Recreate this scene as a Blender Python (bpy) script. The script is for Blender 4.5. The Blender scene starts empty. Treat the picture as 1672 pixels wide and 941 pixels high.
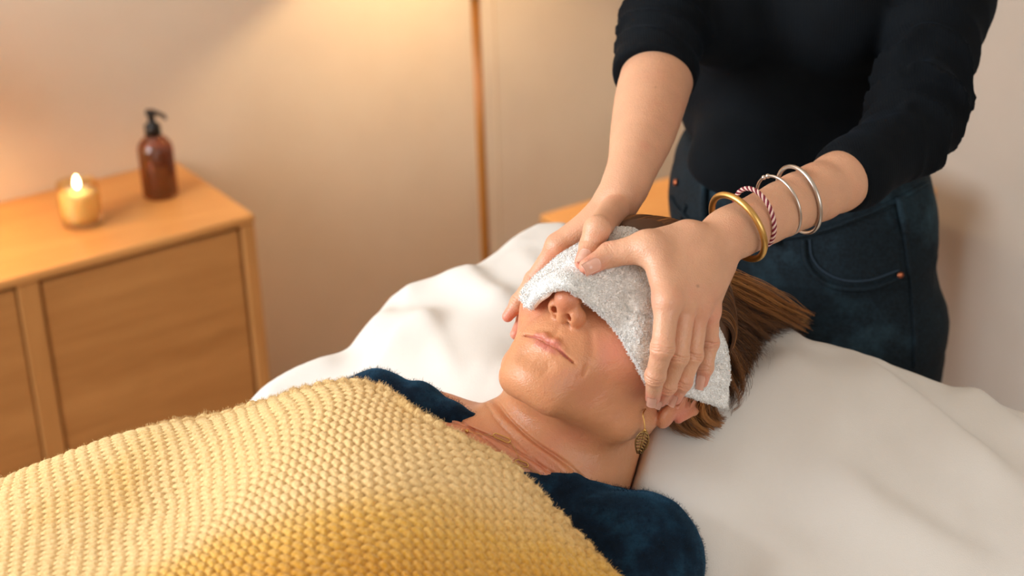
import bpy, math, random
import numpy as np
from mathutils import Vector, Matrix

# ------------------------------------------------------------------ camera
F_PX, W_PX, H_PX = 2800.0, 1672.0, 941.0
CAM_Z = 1.64
PITCH, ROLL = math.radians(25.0), math.radians(2.0)
cF = np.array([0, math.cos(PITCH), -math.sin(PITCH)])
_u = np.array([0, math.sin(PITCH), math.cos(PITCH)]); _r = np.array([1.0, 0, 0])
cR = math.cos(ROLL)*_r - math.sin(ROLL)*_u
cU = math.sin(ROLL)*_r + math.cos(ROLL)*_u
CAM = np.array([0, 0, CAM_Z])
scene = bpy.context.scene
cam_data = bpy.data.cameras.new('camera'); cam = bpy.data.objects.new('camera', cam_data)
scene.collection.objects.link(cam); scene.camera = cam
cam_data.sensor_width = 36.0; cam_data.lens = F_PX/W_PX*36.0
cam_data.dof.use_dof = True; cam_data.dof.focus_distance = 1.40; cam_data.dof.aperture_fstop = 5.2
m = np.eye(4); m[:3, 0] = cR; m[:3, 1] = cU; m[:3, 2] = -cF; m[:3, 3] = CAM
cam.matrix_world = Matrix(m.tolist())

def ray(px, py):
    return cF + cR*((px-W_PX/2)/F_PX) + cU*((H_PX/2-py)/F_PX)
def P(px, py, d):            # a sight line and a real distance give a point of the room
    return CAM + ray(px, py)*d
def PZ(px, py, z):           # the same at a known height
    r = ray(px, py); return CAM + r*((z-CAM_Z)/r[2])
def proj(p):
    q = np.asarray(p)-CAM; d = q@cF
    return np.stack([W_PX/2+F_PX*(q@cR)/d, H_PX/2-F_PX*(q@cU)/d, d], -1)

# ------------------------------------------------------------------ exposure, world, lights
vs = scene.view_settings
vs.view_transform = 'Standard'; vs.look = 'None'; vs.gamma = 1.0; vs.use_curve_mapping = False
vs.exposure = 0.42
try: scene.display_settings.display_device = 'sRGB'
except Exception: pass
world = bpy.data.worlds.new('world'); scene.world = world; world.use_nodes = True
world.node_tree.nodes['Background'].inputs[0].default_value = (0.75, 0.87, 1.0, 1)
world.node_tree.nodes['Background'].inputs[1].default_value = 1.0
scene.cycles.use_denoising = True
scene.cycles.max_bounces = 10; scene.cycles.diffuse_bounces = 7
scene.cycles.sample_clamp_indirect = 4.0
scene.cycles.caustics_reflective = False; scene.cycles.caustics_refractive = False

# room axes: the back wall runs along WD, WN points from it into the room
_A = PZ(415, 349, .55); _B = PZ(0, 459, .55)
WD = _A-_B; WD[2] = 0; WD /= np.linalg.norm(WD)
WN = np.array([WD[1], -WD[0], 0.0])
CAB_D = .33
O = _A - WN*CAB_D; O[2] = 0           # foot of the wall at the cabinet's right end
def RM(w, n, z=0.0): return O + WD*w + WN*n + np.array([0, 0, z])
W0, N1, HC = -2.4, 4.6, 2.6
W1 = (np.array([.70, 3.14, 0])-O)@WD     # room extents

def area(name, loc, target, sx, sy, power, col):
    l = bpy.data.lights.new(name, 'AREA'); l.shape = 'RECTANGLE'; l.size = sx; l.size_y = sy
    l.energy = power; l.color = col
    o = bpy.data.objects.new(name, l); scene.collection.objects.link(o)
    o.location = loc; o.rotation_euler = (Vector(target)-Vector(loc)).to_track_quat('-Z', 'Y').to_euler()
    return o
# daylight through the left window, then an added fill at the front wall
area('window_and_fill_light', RM(W0+.06, .98, 1.75), RM(W0+2, 1.1, 1.25), 1.45, 1.4, 48, (0.92, 0.96, 1.0))
area('window_and_fill_light', RM(-.5, N1-.06, 1.7), RM(-.5, N1-2, 1.3), 2.2, 1.4, 15, (1.0, 0.96, 0.90))  # fill lamp added to soften the shade, set at an invented window

# ------------------------------------------------------------------ helpers
def link(o, parent=None):
    scene.collection.objects.link(o)
    if parent is not None: o.parent = parent
    return o
ORG = {}
def mesh(name, V, Fc, mats, parent=None, origin=None, smooth=True, matidx=None, uv=None, col=None):
    """one mesh object; V in world metres"""
    V = np.asarray(V, float)
    if parent is not None: org = ORG[parent.name]; loc = np.zeros(3)
    else:
        org = np.array(origin if origin is not None else [V[:, 0].mean(), V[:, 1].mean(), V[:, 2].min()], float); loc = org
    me = bpy.data.meshes.new(name)
    if isinstance(Fc, np.ndarray):
        n, k = Fc.shape
        me.vertices.add(len(V)); me.vertices.foreach_set('co', (V-org).astype(np.float32).ravel())
        me.loops.add(n*k); me.loops.foreach_set('vertex_index', Fc.astype(np.int32).ravel())
        me.polygons.add(n); me.polygons.foreach_set('loop_start', np.arange(0, n*k, k, dtype=np.int32))
        try: me.polygons.foreach_set('loop_total', np.full(n, k, dtype=np.int32))
        except Exception: pass
        me.update(calc_edges=True)
    else:
        me.from_pydata((V-org).tolist(), [], Fc); me.update()
    me.polygons.foreach_set('use_smooth', [bool(smooth)]*len(me.polygons))
    if not isinstance(mats, (list, tuple)): mats = [mats]
    for x in mats: me.materials.append(x)
    if matidx is not None: me.polygons.foreach_set('material_index', np.asarray(matidx, np.int32))
    if uv is not None:
        l = me.uv_layers.new(name='UVMap'); li = np.zeros(len(me.loops), np.int32); me.loops.foreach_get('vertex_index', li)
        l.data.foreach_set('uv', np.asarray(uv, np.float32)[li].ravel())
    if col is not None:
        c = me.color_attributes.new('tint', 'FLOAT_COLOR', 'POINT')
        c.data.foreach_set('color', np.asarray(col, np.float32).ravel())
    o = bpy.data.objects.new(name, me); link(o, parent); o.location = loc
    ORG[o.name] = org
    return o
def empty(name, origin):
    o = bpy.data.objects.new(name, None); link(o); o.location = origin; ORG[o.name] = np.array(origin, float); o.empty_display_size = .05
    return o
def tag(o, label, cat, group=None):
    o['label'] = label; o['category'] = cat
    if group: o['group'] = group
    return o
def struct(o): o['kind'] = 'structure'; return o

class MB:                        # collects vertices and faces of one mesh
    def __init__(s): s.V = []; s.F = []; s.n = 0; s.mi = []
    def add(s, V, Fc, mi=0):
        V = np.asarray(V, float); s.V.append(V)
        for f in Fc: s.F.append([int(i)+s.n for i in f]); s.mi.append(mi)
        s.n += len(V); return s
    def build(s, name, mats, parent=None, **k):
        return mesh(name, np.concatenate(s.V), s.F, mats, parent, matidx=s.mi, **k)

def boxf(c, ax, ay, az, hx, hy, hz, bev=.002):
    """bevelled box: centre, unit axes, half sizes"""
    b = min(bev, hx*.45, hy*.45, hz*.45)
    V = []; idx = {}
    for sx in (-1, 1):
        for sy in (-1, 1):
            for sz in (-1, 1):
                for k in range(3):
                    h = [hx, hy, hz]; q = [h[i]-(0 if i == k else b) for i in range(3)]
                    idx[(sx, sy, sz, k)] = len(V)
                    V.append(np.array(c)+ax*sx*q[0]+ay*sy*q[1]+az*sz*q[2])
    Fc = []
    for k in range(3):
        for s in (-1, 1):
            o = [(-1, -1), (1, -1), (1, 1), (-1, 1)]
            f = []
            for a, b_ in o:
                t = [0, 0, 0]; t[k] = s; t[(k+1) % 3] = a; t[(k+2) % 3] = b_
                f.append(idx[(*t, k)])
            Fc.append(f if s > 0 else f[::-1])
    for k in range(3):               # edges
        i, j = (k+1) % 3, (k+2) % 3
        for a in (-1, 1):
            for b_ in (-1, 1):
                t0 = [0, 0, 0]; t1 = [0, 0, 0]
                t0[k] = -1; t1[k] = 1; t0[i] = t1[i] = a; t0[j] = t1[j] = b_
                f = [idx[(*t0, i)], idx[(*t1, i)], idx[(*t1, j)], idx[(*t0, j)]]
                Fc.append(f if a*b_ < 0 else f[::-1])
    for sx in (-1, 1):
        for sy in (-1, 1):
            for sz in (-1, 1):
                f = [idx[(sx, sy, sz, 0)], idx[(sx, sy, sz, 1)], idx[(sx, sy, sz, 2)]]
                Fc.append(f if sx*sy*sz > 0 else f[::-1])
    return V, Fc
X3, Y3, Z3 = np.eye(3)

def lathe(c, prof, n=48, cap0=True, cap1=True, axis=Z3, ref=X3):
    axis = axis/np.linalg.norm(axis); a = ref-axis*(ref@axis); a /= np.linalg.norm(a); b = np.cross(axis, a)
    V = []; Fc = []
    for r, z in prof:
        for i in range(n):
            t = 2*math.pi*i/n; V.append(np.array(c)+axis*z+(a*math.cos(t)+b*math.sin(t))*r)
    for j in range(len(prof)-1):
        for i in range(n):
            k = (i+1) % n; Fc.append([j*n+i, j*n+k, (j+1)*n+k, (j+1)*n+i])
    if cap0: Fc.append(list(range(n))[::-1])
    if cap1: Fc.append([(len(prof)-1)*n+i for i in range(n)])
    return V, Fc

def spline(pts, n):
    """Catmull-Rom through pts (any dimension)"""
    pts = np.asarray(pts, float); m_ = len(pts)
    t = np.linspace(0, m_-1, n); i = np.clip(t.astype(int), 0, m_-2); f = (t-i)[:, None]
    g = lambda k: pts[np.clip(k, 0, m_-1)]
    p0 = np.where((i-1 < 0)[:, None], 2*g(0)-g(1), g(i-1)); p3 = np.where((i+2 > m_-1)[:, None], 2*g(m_-1)-g(m_-2), g(i+2))
    p1, p2 = g(i), g(i+1)
    return .5*((2*p1)+(-p0+p2)*f+(2*p0-5*p1+4*p2-p3)*f*f+(-p0+3*p1-3*p2+p3)*f**3)

def tube(pts, r, n=10, closed=False, cap=True):
    pts = np.asarray(pts, float); m_ = len(pts); r = np.broadcast_to(np.asarray(r, float), (m_,))
    T = np.roll(pts, -1, 0)-np.roll(pts, 1, 0) if closed else np.gradient(pts, axis=0)
    T /= np.linalg.norm(T, axis=1)[:, None]+1e-12
    nrm = np.cross(T[0], [0.3, .2, .9]); nrm /= np.linalg.norm(nrm); N = [nrm]
    for k in range(1, m_):
        v = N[-1]-T[k]*(N[-1]@T[k]); N.append(v/np.linalg.norm(v))
    N = np.array(N); B = np.cross(T, N)
    a = np.arange(n)*2*np.pi/n
    V = (pts[:, None]+r[:, None, None]*(N[:, None]*np.cos(a)[None, :, None]+B[:, None]*np.sin(a)[None, :, None])).reshape(-1, 3)
    Fc = []
    for j in range(m_ if closed else m_-1):
        j2 = (j+1) % m_
        for i in range(n):
            k = (i+1) % n; Fc.append([j*n+i, j*n+k, j2*n+k, j2*n+i])
    if cap and not closed: Fc.append(list(range(n))[::-1]); Fc.append([(m_-1)*n+i for i in range(n)])
    return V, Fc

def grid_faces(nu, nv, flip=False):
    i, j = np.meshgrid(np.arange(nu-1), np.arange(nv-1), indexing='ij'); a = (i*nv+j).ravel()
    f = np.stack([a, a+nv, a+nv+1, a+1], 1)
    return f[:, ::-1].copy() if flip else f

def strands(paths, radii, sides=3):
    """many hairs: paths (N,M,3), radii (N,) or (N,M) -> V,F of thin tubes, vectorised"""
    N, M, _ = paths.shape
    T = np.gradient(paths, axis=1); T /= np.linalg.norm(T, axis=2)[..., None]+1e-12
    up = np.array([.31, .23, .92]); A = np.cross(T, up); A /= np.linalg.norm(A, axis=2)[..., None]+1e-9; B = np.cross(T, A)
    radii = np.asarray(radii, float)
    if radii.ndim == 1: radii = radii[:, None]*np.linspace(1, .35, M)[None]
    a = np.arange(sides)*2*np.pi/sides
    V = paths[:, :, None]+radii[:, :, None, None]*(A[:, :, None]*np.cos(a)[None, None, :, None]+B[:, :, None]*np.sin(a)[None, None, :, None])
    n_, m_, s_ = np.meshgrid(np.arange(N), np.arange(M-1), np.arange(sides), indexing='ij')
    b = (n_*M+m_)*sides; s2 = (s_+1) % sides
    Fc = np.stack([b+s_, b+s2, b+sides+s2, b+sides+s_], -1).reshape(-1, 4)
    return V.reshape(-1, 3), Fc

# numpy noise ---------------------------------------------------------
def vnoise(p, seed=0):
    """smooth 3-D value noise in -1..1"""
    p = np.asarray(p, float); i = np.floor(p).astype(np.int64); f = p-i; f = f*f*(3-2*f)
    def h(a, b, c):
        n = (a*374761393+b*668265263+c*2147483647+seed*974711) & 0xffffffff
        n = ((n ^ (n >> 13))*1274126177) & 0xffffffff; n = n ^ (n >> 16)
        return (n & 0xffff)/32767.5-1
    r = 0
    for dx in (0, 1):
        for dy in (0, 1):
            for dz in (0, 1):
                w = (f[..., 0] if dx else 1-f[..., 0])*(f[..., 1] if dy else 1-f[..., 1])*(f[..., 2] if dz else 1-f[..., 2])
                r = r+w*h(i[..., 0]+dx, i[..., 1]+dy, i[..., 2]+dz)
    return r
def fbm(p, o=4, seed=0):
    r = 0; a = 1
    for k in range(o): r = r+a*vnoise(np.asarray(p)*2**k, seed+k); a *= .5
    return r
def sstep(a, b, x): t = np.clip((x-a)/(b-a), 0, 1); return t*t*(3-2*t)

# signed distance modelling -------------------------------------------
def cone(p, a, b, ra, rb):
    a = np.asarray(a, float); b = np.asarray(b, float); d = b-a
    t = np.clip((p-a)@d/(d@d+1e-12), 0, 1)
    return np.linalg.norm(p-a-t[:, None]*d, axis=1)-(ra+(rb-ra)*t)
def chain(p, pts, k=.3):
    r = None
    for (a, ra), (b, rb) in zip(pts[:-1], pts[1:]):
        d = cone(p, a, b, ra, rb); r = d if r is None else smin(r, d, k)
    return r
def ell(p, c, r, R=None):
    q = p-np.asarray(c, float)
    if R is not None: q = q@R
    r = np.asarray(r, float); k0 = np.linalg.norm(q/r, axis=1); k1 = np.linalg.norm(q/(r*r), axis=1)
    return k0*(k0-1)/(k1+1e-9)
def smin(a, b, k):
    h = np.clip(.5+.5*(b-a)/k, 0, 1); return b+(a-b)*h-k*h*(1-h)
def smax(a, b, k): return -smin(-a, -b, k)

def surface(f, lo, hi, h, newton=2):
    """sparse surface-nets: quads of f = 0 inside the box lo..hi"""
    lo = np.asarray(lo, float); hi = np.asarray(hi, float); Bk = 8
    nb = np.ceil((hi-lo)/(h*Bk)).astype(int); n = nb*Bk+1
    ii = np.stack(np.meshgrid(*[np.arange(k) for k in nb], indexing='ij'), -1).reshape(-1, 3)
    v = np.concatenate([f(c) for c in np.array_split(lo+(ii+.5)*Bk*h, max(1, len(ii)//200000))])
    act = ii[np.abs(v) < Bk*h*.87*1.6+.0*h]
    mask = np.zeros(n, bool)
    for b in act: mask[b[0]*Bk:b[0]*Bk+Bk+1, b[1]*Bk:b[1]*Bk+Bk+1, b[2]*Bk:b[2]*Bk+Bk+1] = True
    val = np.full(n, np.nan, np.float32); q = np.argwhere(mask)
    vv = np.concatenate([f(lo+c*h) for c in np.array_split(q, max(1, len(q)//300000))])
    val[q[:, 0], q[:, 1], q[:, 2]] = vv
    c8 = [val[dx:n[0]-1+dx, dy:n[1]-1+dy, dz:n[2]-1+dz] for dx in (0, 1) for dy in (0, 1) for dz in (0, 1)]
    mn = c8[0].copy(); mx = c8[0].copy()
    for c in c8[1:]: mn = np.minimum(mn, c); mx = np.maximum(mx, c)
    cell = np.argwhere((mn < 0) & (mx >= 0)); ids = np.full(n-1, -1, np.int64)
    ids[cell[:, 0], cell[:, 1], cell[:, 2]] = np.arange(len(cell))
    s = np.zeros((len(cell), 3)); w = np.zeros(len(cell))
    corners = [np.array(t) for t in ((0, 0, 0), (1, 0, 0), (0, 1, 0), (1, 1, 0), (0, 0, 1), (1, 0, 1), (0, 1, 1), (1, 1, 1))]
    cv = [val[cell[:, 0]+t[0], cell[:, 1]+t[1], cell[:, 2]+t[2]].astype(float) for t in corners]
    for a in range(8):
        for b in range(a+1, 8):
            if np.abs(corners[a]-corners[b]).sum() != 1: continue
            x = (cv[a] < 0) != (cv[b] < 0); t = np.where(x, cv[a]/(cv[a]-cv[b]+1e-12), 0)
            s += np.where(x[:, None], corners[a]+t[:, None]*(corners[b]-corners[a]), 0); w += x
    V = lo+(cell+s/w[:, None])*h
    Fs = []
    for ax in range(3):
        sl0 = [slice(1, n[k]-1) for k in range(3)]; sl0[ax] = slice(0, n[ax]-1)
        sl1 = list(sl0); sl1[ax] = slice(1, n[ax])
        a = val[tuple(sl0)]; b = val[tuple(sl1)]
        e = np.argwhere(((a < 0) != (b < 0)) & ~np.isnan(a) & ~np.isnan(b))
        if not len(e): continue
        neg = a[e[:, 0], e[:, 1], e[:, 2]] < 0
        e = e+1; e[:, ax] -= 1
        u, w_ = (ax+1) % 3, (ax+2) % 3; du = np.zeros(3, int); du[u] = 1; dw = np.zeros(3, int); dw[w_] = 1
        g = lambda c: ids[c[:, 0], c[:, 1], c[:, 2]]
        qd = np.stack([g(e-du-dw), g(e-dw), g(e), g(e-du)], 1)
        qd[~neg] = qd[~neg][:, ::-1]; Fs.append(qd[(qd >= 0).all(1)])
    Fc = np.concatenate(Fs)
    for _ in range(newton):
        e = h*.25; f0 = f(V)
        g = np.stack([f(V+np.eye(3)[k]*e)-f(V-np.eye(3)[k]*e) for k in range(3)], 1)/(2*e)
        g2 = (g*g).sum(1); st = np.clip(f0/np.maximum(g2, .2), -h*.6, h*.6); V = V-g*st[:, None]
    return V, Fc
def join(parts):
    V = []; Fc = []; n = 0
    for v, f in parts: V.append(v); Fc.append(np.asarray(f)+n); n += len(v)
    return np.concatenate(V), np.concatenate(Fc)

def tps(pts):
    """thin-plate height field through (x,y,z) points"""
    pts = np.asarray(pts, float); n = len(pts)
    def U(r2): return .5*r2*np.log(r2+1e-12)
    d2 = ((pts[:, None, :2]-pts[None, :, :2])**2).sum(-1); K = U(d2)+np.eye(n)*1e-4
    Pm = np.c_[np.ones(n), pts[:, :2]]
    A = np.block([[K, Pm], [Pm.T, np.zeros((3, 3))]]); c = np.linalg.solve(A, np.r_[pts[:, 2], 0, 0, 0])
    def f(x, y):
        sh = np.shape(x); x = np.ravel(x); y = np.ravel(y)
        o = c[n]+c[n+1]*x+c[n+2]*y
        for k in range(n): o = o+c[k]*U((x-pts[k, 0])**2+(y-pts[k, 1])**2)
        return o.reshape(sh)
    return f

# ------------------------------------------------------------------ materials
def srgb(r, g, b):
    f = lambda c: (c/255/12.92) if c/255 <= .04045 else ((c/255+.055)/1.055)**2.4
    return (f(r), f(g), f(b), 1)
class NM:
    def __init__(s, name):
        s.m = bpy.data.materials.new(name); s.m.use_nodes = True; s.t = s.m.node_tree
        s.b = s.t.nodes['Principled BSDF']
    def n(s, typ, **k):
        x = s.t.nodes.new(typ)
        for a, b in k.items():
            if a.startswith('i_'): x.inputs[a[2:].replace('_', ' ')].default_value = b
            else: setattr(x, a, b)
        return x
    def l(s, a, b): s.t.links.new(a, b); return s
    def set(s, **k):
        for a, b in k.items(): s.b.inputs[a.replace('_', ' ')].default_value = b
        return s
    def ramp(s, fac, stops):
        r = s.n('ShaderNodeValToRGB'); e = r.color_ramp.elements
        while len(e) < len(stops): e.new(.5)
        for k, (p_, c) in enumerate(stops): e[k].position = p_; e[k].color = c
        s.l(fac, r.inputs[0]); return r.outputs[0]
    def noise(s, scale, detail=4, rough=.5, vec=None, dist=0):
        x = s.n('ShaderNodeTexNoise'); x.inputs['Scale'].default_value = scale; x.inputs['Detail'].default_value = detail
        x.inputs['Roughness'].default_value = rough; x.inputs['Distortion'].default_value = dist
        if vec is not None: s.l(vec, x.inputs['Vector'])
        return x.outputs[0]
    def coord(s, scale=(1, 1, 1), rot=(0, 0, 0), kind='Object'):
        c = s.n('ShaderNodeTexCoord'); m_ = s.n('ShaderNodeMapping'); m_.inputs['Scale'].default_value = scale; m_.inputs['Rotation'].default_value = rot
        s.l(c.outputs[kind], m_.inputs['Vector']); return m_.outputs[0]
    def bump(s, h, strength=.3, dist=.001):
        b = s.n('ShaderNodeBump'); b.inputs['Strength'].default_value = strength; b.inputs['Distance'].default_value = dist
        s.l(h, b.inputs['Height']); s.l(b.outputs[0], s.b.inputs['Normal']); return s
    def mix(s, fac, a, b, mode='MIX'):
        x = s.n('ShaderNodeMix'); x.data_type = 'RGBA'; x.blend_type = mode
        for v, i in ((fac, 0), (a, 6), (b, 7)):
            if isinstance(v, (int, float)): x.inputs[i].default_value = v
            elif isinstance(v, tuple): x.inputs[i].default_value = v
            else: s.l(v, x.inputs[i])
        return x.outputs[2]
    def color(s, o): s.l(o, s.b.inputs['Base Color']); return s

def plain(name, col, rough=.5, metal=0, **k):
    x = NM(name); x.set(Base_Color=col, Roughness=rough, Metallic=metal, **k)
    nz = x.noise(60, 3); x.color(x.mix(.12, col, x.ramp(nz, [(0.3, (col[0]*.6, col[1]*.6, col[2]*.6, 1)), (.7, col)])))
    return x.m
def thin_glass(name, tint, gloss=.08, rough=.03, body=0.0):
    x = NM(name); t = x.t; tr = x.n('ShaderNodeBsdfTransparent'); tr.inputs[0].default_value = tint
    gl = x.n('ShaderNodeBsdfGlossy'); gl.inputs['Roughness'].default_value = rough; gl.inputs[0].default_value = (1, 1, 1, 1)
    lw_ = x.n('ShaderNodeLayerWeight'); lw_.inputs[0].default_value = .35; mm = x.n('ShaderNodeMath', operation='MULTIPLY_ADD'); mm.inputs[1].default_value = .35; mm.inputs[2].default_value = gloss; x.l(lw_.outputs['Fresnel'], mm.inputs[0])
    mx = x.n('ShaderNodeMixShader'); x.l(mm.outputs[0], mx.inputs[0]); x.l(tr.outputs[0], mx.inputs[1]); x.l(gl.outputs[0], mx.inputs[2])
    out = mx
    if body > 0:
        di = x.n('ShaderNodeBsdfDiffuse'); di.inputs[0].default_value = tint; m2 = x.n('ShaderNodeMixShader'); m2.inputs[0].default_value = body; x.l(mx.outputs[0], m2.inputs[1]); x.l(di.outputs[0], m2.inputs[2]); out = m2
    x.l(out.outputs[0], t.nodes['Material Output'].inputs[0]); return x.m
def wood(name, dark, light, axis, scale=1.0):
    """long grain along `axis` (0,1,2 in room axes after rotation)"""
    x = NM(name); sc = [14*scale]*3; sc[axis] = 1.4*scale
    ang = -math.atan2(WD[1], WD[0])
    c = x.n('ShaderNodeTexCoord'); r = x.n('ShaderNodeMapping'); r.inputs['Rotation'].default_value = (0, 0, ang); x.l(c.outputs['Object'], r.inputs[0])
    v = x.n('ShaderNodeMapping'); v.inputs['Scale'].default_value = sc; x.l(r.outputs[0], v.inputs[0])
    n1 = x.noise(1.0, 5, .6, v.outputs[0], 1.2); n2 = x.noise(6, 6, .65, v.outputs[0], .5)
    w = x.n('ShaderNodeTexNoise'); w.inputs['Scale'].default_value = 2.2; x.l(r.outputs[0], w.inputs['Vector'])
    c1 = x.ramp(n1, [(.3, dark), (.7, light)])
    c2 = x.mix(.25, c1, x.ramp(n2, [(.35, dark), (.6, light)]))
    c3 = x.mix(.3, c2, x.ramp(w.outputs[0], [(.35, dark), (.65, light)]))
    x.color(c3); x.set(Roughness=.42); x.bump(n2, .15, .0005); return x.m
# ------------------------------------------------------------------ the room
def wall_mat(name, c1, c2):
    x = NM(name); v = x.coord(); x.color(x.mix(.5, x.ramp(x.noise(1.3, 3, .5, v), [(.35, c1), (.65, c2)]), x.ramp(x.noise(9, 5, .6, v), [(.3, c1), (.7, c2)])))
    x.set(Roughness=.92); x.bump(x.noise(180, 4, .6, v), .25, .001); return x.m
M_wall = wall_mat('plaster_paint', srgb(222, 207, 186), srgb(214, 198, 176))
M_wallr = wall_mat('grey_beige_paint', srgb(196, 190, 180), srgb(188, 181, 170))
M_ceil = wall_mat('ceiling_paint', srgb(238, 234, 226), srgb(230, 226, 218))
M_floor = wood('floor_planks', srgb(120, 82, 50), srgb(160, 116, 74), 0, .6)
M_white = plain('white_paint', srgb(238, 236, 230), .4)

def slab(name, c, hx, hy, hz, mat):
    mb = MB(); mb.add(*boxf(c, WD, WN, Z3, hx, hy, hz, .001)); return struct(mb.build(name, mat, smooth=False))
wm = (W0+W1)/2; wh = (W1-W0)/2
slab('floor', RM(wm, N1/2, -.05), wh+.1, N1/2+.1, .05, M_floor)
slab('ceiling', RM(wm, N1/2, HC+.05), wh+.1, N1/2+.1, .05, M_ceil)
slab('wall_back', RM(wm, -.05, HC/2), wh+.1, .05, HC/2, M_wall)
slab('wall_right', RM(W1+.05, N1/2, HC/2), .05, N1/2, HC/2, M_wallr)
def holed(name, alongN, fixed, lo, hi, a0, a1, z0, z1):
    mb = MB()
    def seg(s0, s1, t0, t1):
        cs, ct = (s0+s1)/2, (t0+t1)/2
        c = RM(fixed, cs, ct) if alongN else RM(cs, fixed, ct)
        mb.add(*boxf(c, WD, WN, Z3, .05 if alongN else (s1-s0)/2, (s1-s0)/2 if alongN else .05, (t1-t0)/2, .0005))
    seg(lo, a0, 0, HC); seg(a1, hi, 0, HC); seg(a0, a1, 0, z0); seg(a0, a1, z1, HC)
    return struct(mb.build(name, M_wall, smooth=False))
holed('wall_left', True, W0-.05, 0, N1, .2, 1.8, 1.0, 2.5)
holed('wall_front', False, N1+.05, W0, W1, -1.6, .6, 1.0, 2.4)
M_glass = NM('window_glass').set(Base_Color=(1, 1, 1, 1), Roughness=.02, Transmission_Weight=1.0, IOR=1.45).m
def window(name, alongN, fixed, a0, a1, z0, z1):
    root = MB(); ex, ey = (WN, WD) if alongN else (WD, WN)
    g = lambda a, z: RM(fixed, a, z) if alongN else RM(a, fixed, z)
    am = (a0+a1)/2; zm = (z0+z1)/2
    for a in (a0+.03, am, a1-.03): root.add(*boxf(g(a, zm), ex, ey, Z3, .03, .03, (z1-z0)/2, .004))
    for z in (z0+.03, z1-.03): root.add(*boxf(g(am, z), ex, ey, Z3, (a1-a0)/2, .028, .03, .004))
    o = struct(root.build(name, M_white, smooth=False))
    return o
window('window_1', True, W0-.07, .2, 1.8, 1.0, 2.5)
window('added_fill_window', False, N1+.07, -1.6, .6, 1.0, 2.4)  # unseen window, added to go with the fill lamp
def base(name, c, hx, hy):
    mb = MB(); mb.add(*boxf(c, WD, WN, Z3, hx, hy, .045, .006)); return struct(mb.build(name, M_white, smooth=False))

# ------------------------------------------------------------------ sideboard, candle, soap bottle
M_oak = wood('oak_front', srgb(168, 114, 60), srgb(210, 154, 92), 0, 1.0)
M_oakt = wood('oak_top', srgb(186, 128, 68), srgb(216, 160, 96), 0, .9)
M_oakv = wood('oak_upright', srgb(172, 118, 62), srgb(212, 156, 94), 2, 1.0)
M_dark = plain('shadow_gap', srgb(60, 38, 20), .8)
HT = .55
def wcoord(px, py, z_plane=None):           # where a sight line meets the sideboard's front plane
    r = ray(px, py); n0 = _A@WN; t = (n0-CAM@WN)/(r@WN); p = CAM+r*t
    return (p-O)@WD, p[2]
wR = (_A-O)@WD
w_d1 = wcoord(392, 372)[0]; w_s1 = wcoord(62, 448)[0]; w_s0 = wcoord(26, 458)[0]
WL = w_s0-(w_d1-w_s1)-.035
sb = empty('sideboard', RM((wR+WL)/2, CAB_D/2, 0))
tag(sb, 'low light-oak sideboard with flat doors standing against the wall, candle and bottle on it', 'sideboard')
def bx(name, w0, w1, n0, n1, z0, z1, mat, parent, bev=.002):
    mb = MB(); mb.add(*boxf(RM((w0+w1)/2, (n0+n1)/2, (z0+z1)/2), WD, WN, Z3, (w1-w0)/2, (n1-n0)/2, (z1-z0)/2, bev))
    return mb.build(name, mat, parent, smooth=False)
bx('top_panel', WL, wR, .004, CAB_D+.002, HT-.016, HT, M_oakt, sb, .0025)
bx('side_panel', w_d1+.003, wR-.001, .004, CAB_D, .0, HT-.0165, M_oakv, sb)
bx('side_panel', WL+.001, WL+.034, .004, CAB_D, .0, HT-.0165, M_oakv, sb)
bx('divider', w_s0, w_s1, .004, CAB_D-.001, .06, HT-.0165, M_oakv, sb)
bx('back_panel', WL+.035, w_d1+.002, .004, .012, .06, HT-.017, M_dark, sb)
bx('bottom_panel', WL+.035, w_d1+.002, .012, CAB_D-.01, .05, .059, M_oak, sb)
bx('door', w_s1+.004, w_d1-.002, CAB_D-.022, CAB_D-.004, .062, HT-.023, M_oak, sb)
bx('door', WL+.038, w_s0-.003, CAB_D-.022, CAB_D-.004, .062, HT-.023, M_oak, sb)

# candle glass
cc = PZ(135, 366, HT); cc[2] = HT
rc = 34*proj(cc)[2]/F_PX
M_cglass = thin_glass('amber_candle_glass', (.97, .88, .70, 1), .04)
M_wax = NM('candle_wax').set(Base_Color=srgb(255, 238, 210), Roughness=.5, Subsurface_Weight=1.0, Subsurface_Radius=(.03, .015, .007), Subsurface_Scale=1.0).m
M_wick = plain('wick', srgb(30, 22, 18), .9)
x = NM('flame'); x.set(Base_Color=(1, .8, .4, 1), Emission_Color=(1, .66, .30, 1), Emission_Strength=25.0); M_flame = x.m
cd = empty('candle', cc)
tag(cd, 'lit cream candle in an amber glass tumbler on the oak sideboard', 'candle')
hc = rc*2.15
mb = MB(); mb.add(*lathe(cc+Z3*.0005, [(rc*.86, 0), (rc*.93, .002), (rc*.97, hc*.2), (rc, hc*.6), (rc*.97, hc-.001), (rc*.95, hc), (rc*.93, hc-.001), (rc*.955, hc*.6), (rc*.92, hc*.2), (rc*.86, .010)], 56))
mb.build('glass', M_cglass, cd)
mb = MB(); mb.add(*lathe(cc+Z3*.0105, [(rc*.84, 0), (rc*.90, hc*.2), (rc*.93, hc*.60), (rc*.90, hc*.64), (rc*.3, hc*.62), (rc*.04, hc*.615)], 56))
mb.build('wax', M_wax, cd)
zf = cc+Z3*(.0105+hc*.615)
mb = MB(); mb.add(*tube([zf-Z3*.002, zf+Z3*.006, zf+Z3*.011+X3*.001], .0009, 8)); mb.build('wick', M_wick, cd)
mb = MB(); fl = hc*.32
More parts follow.
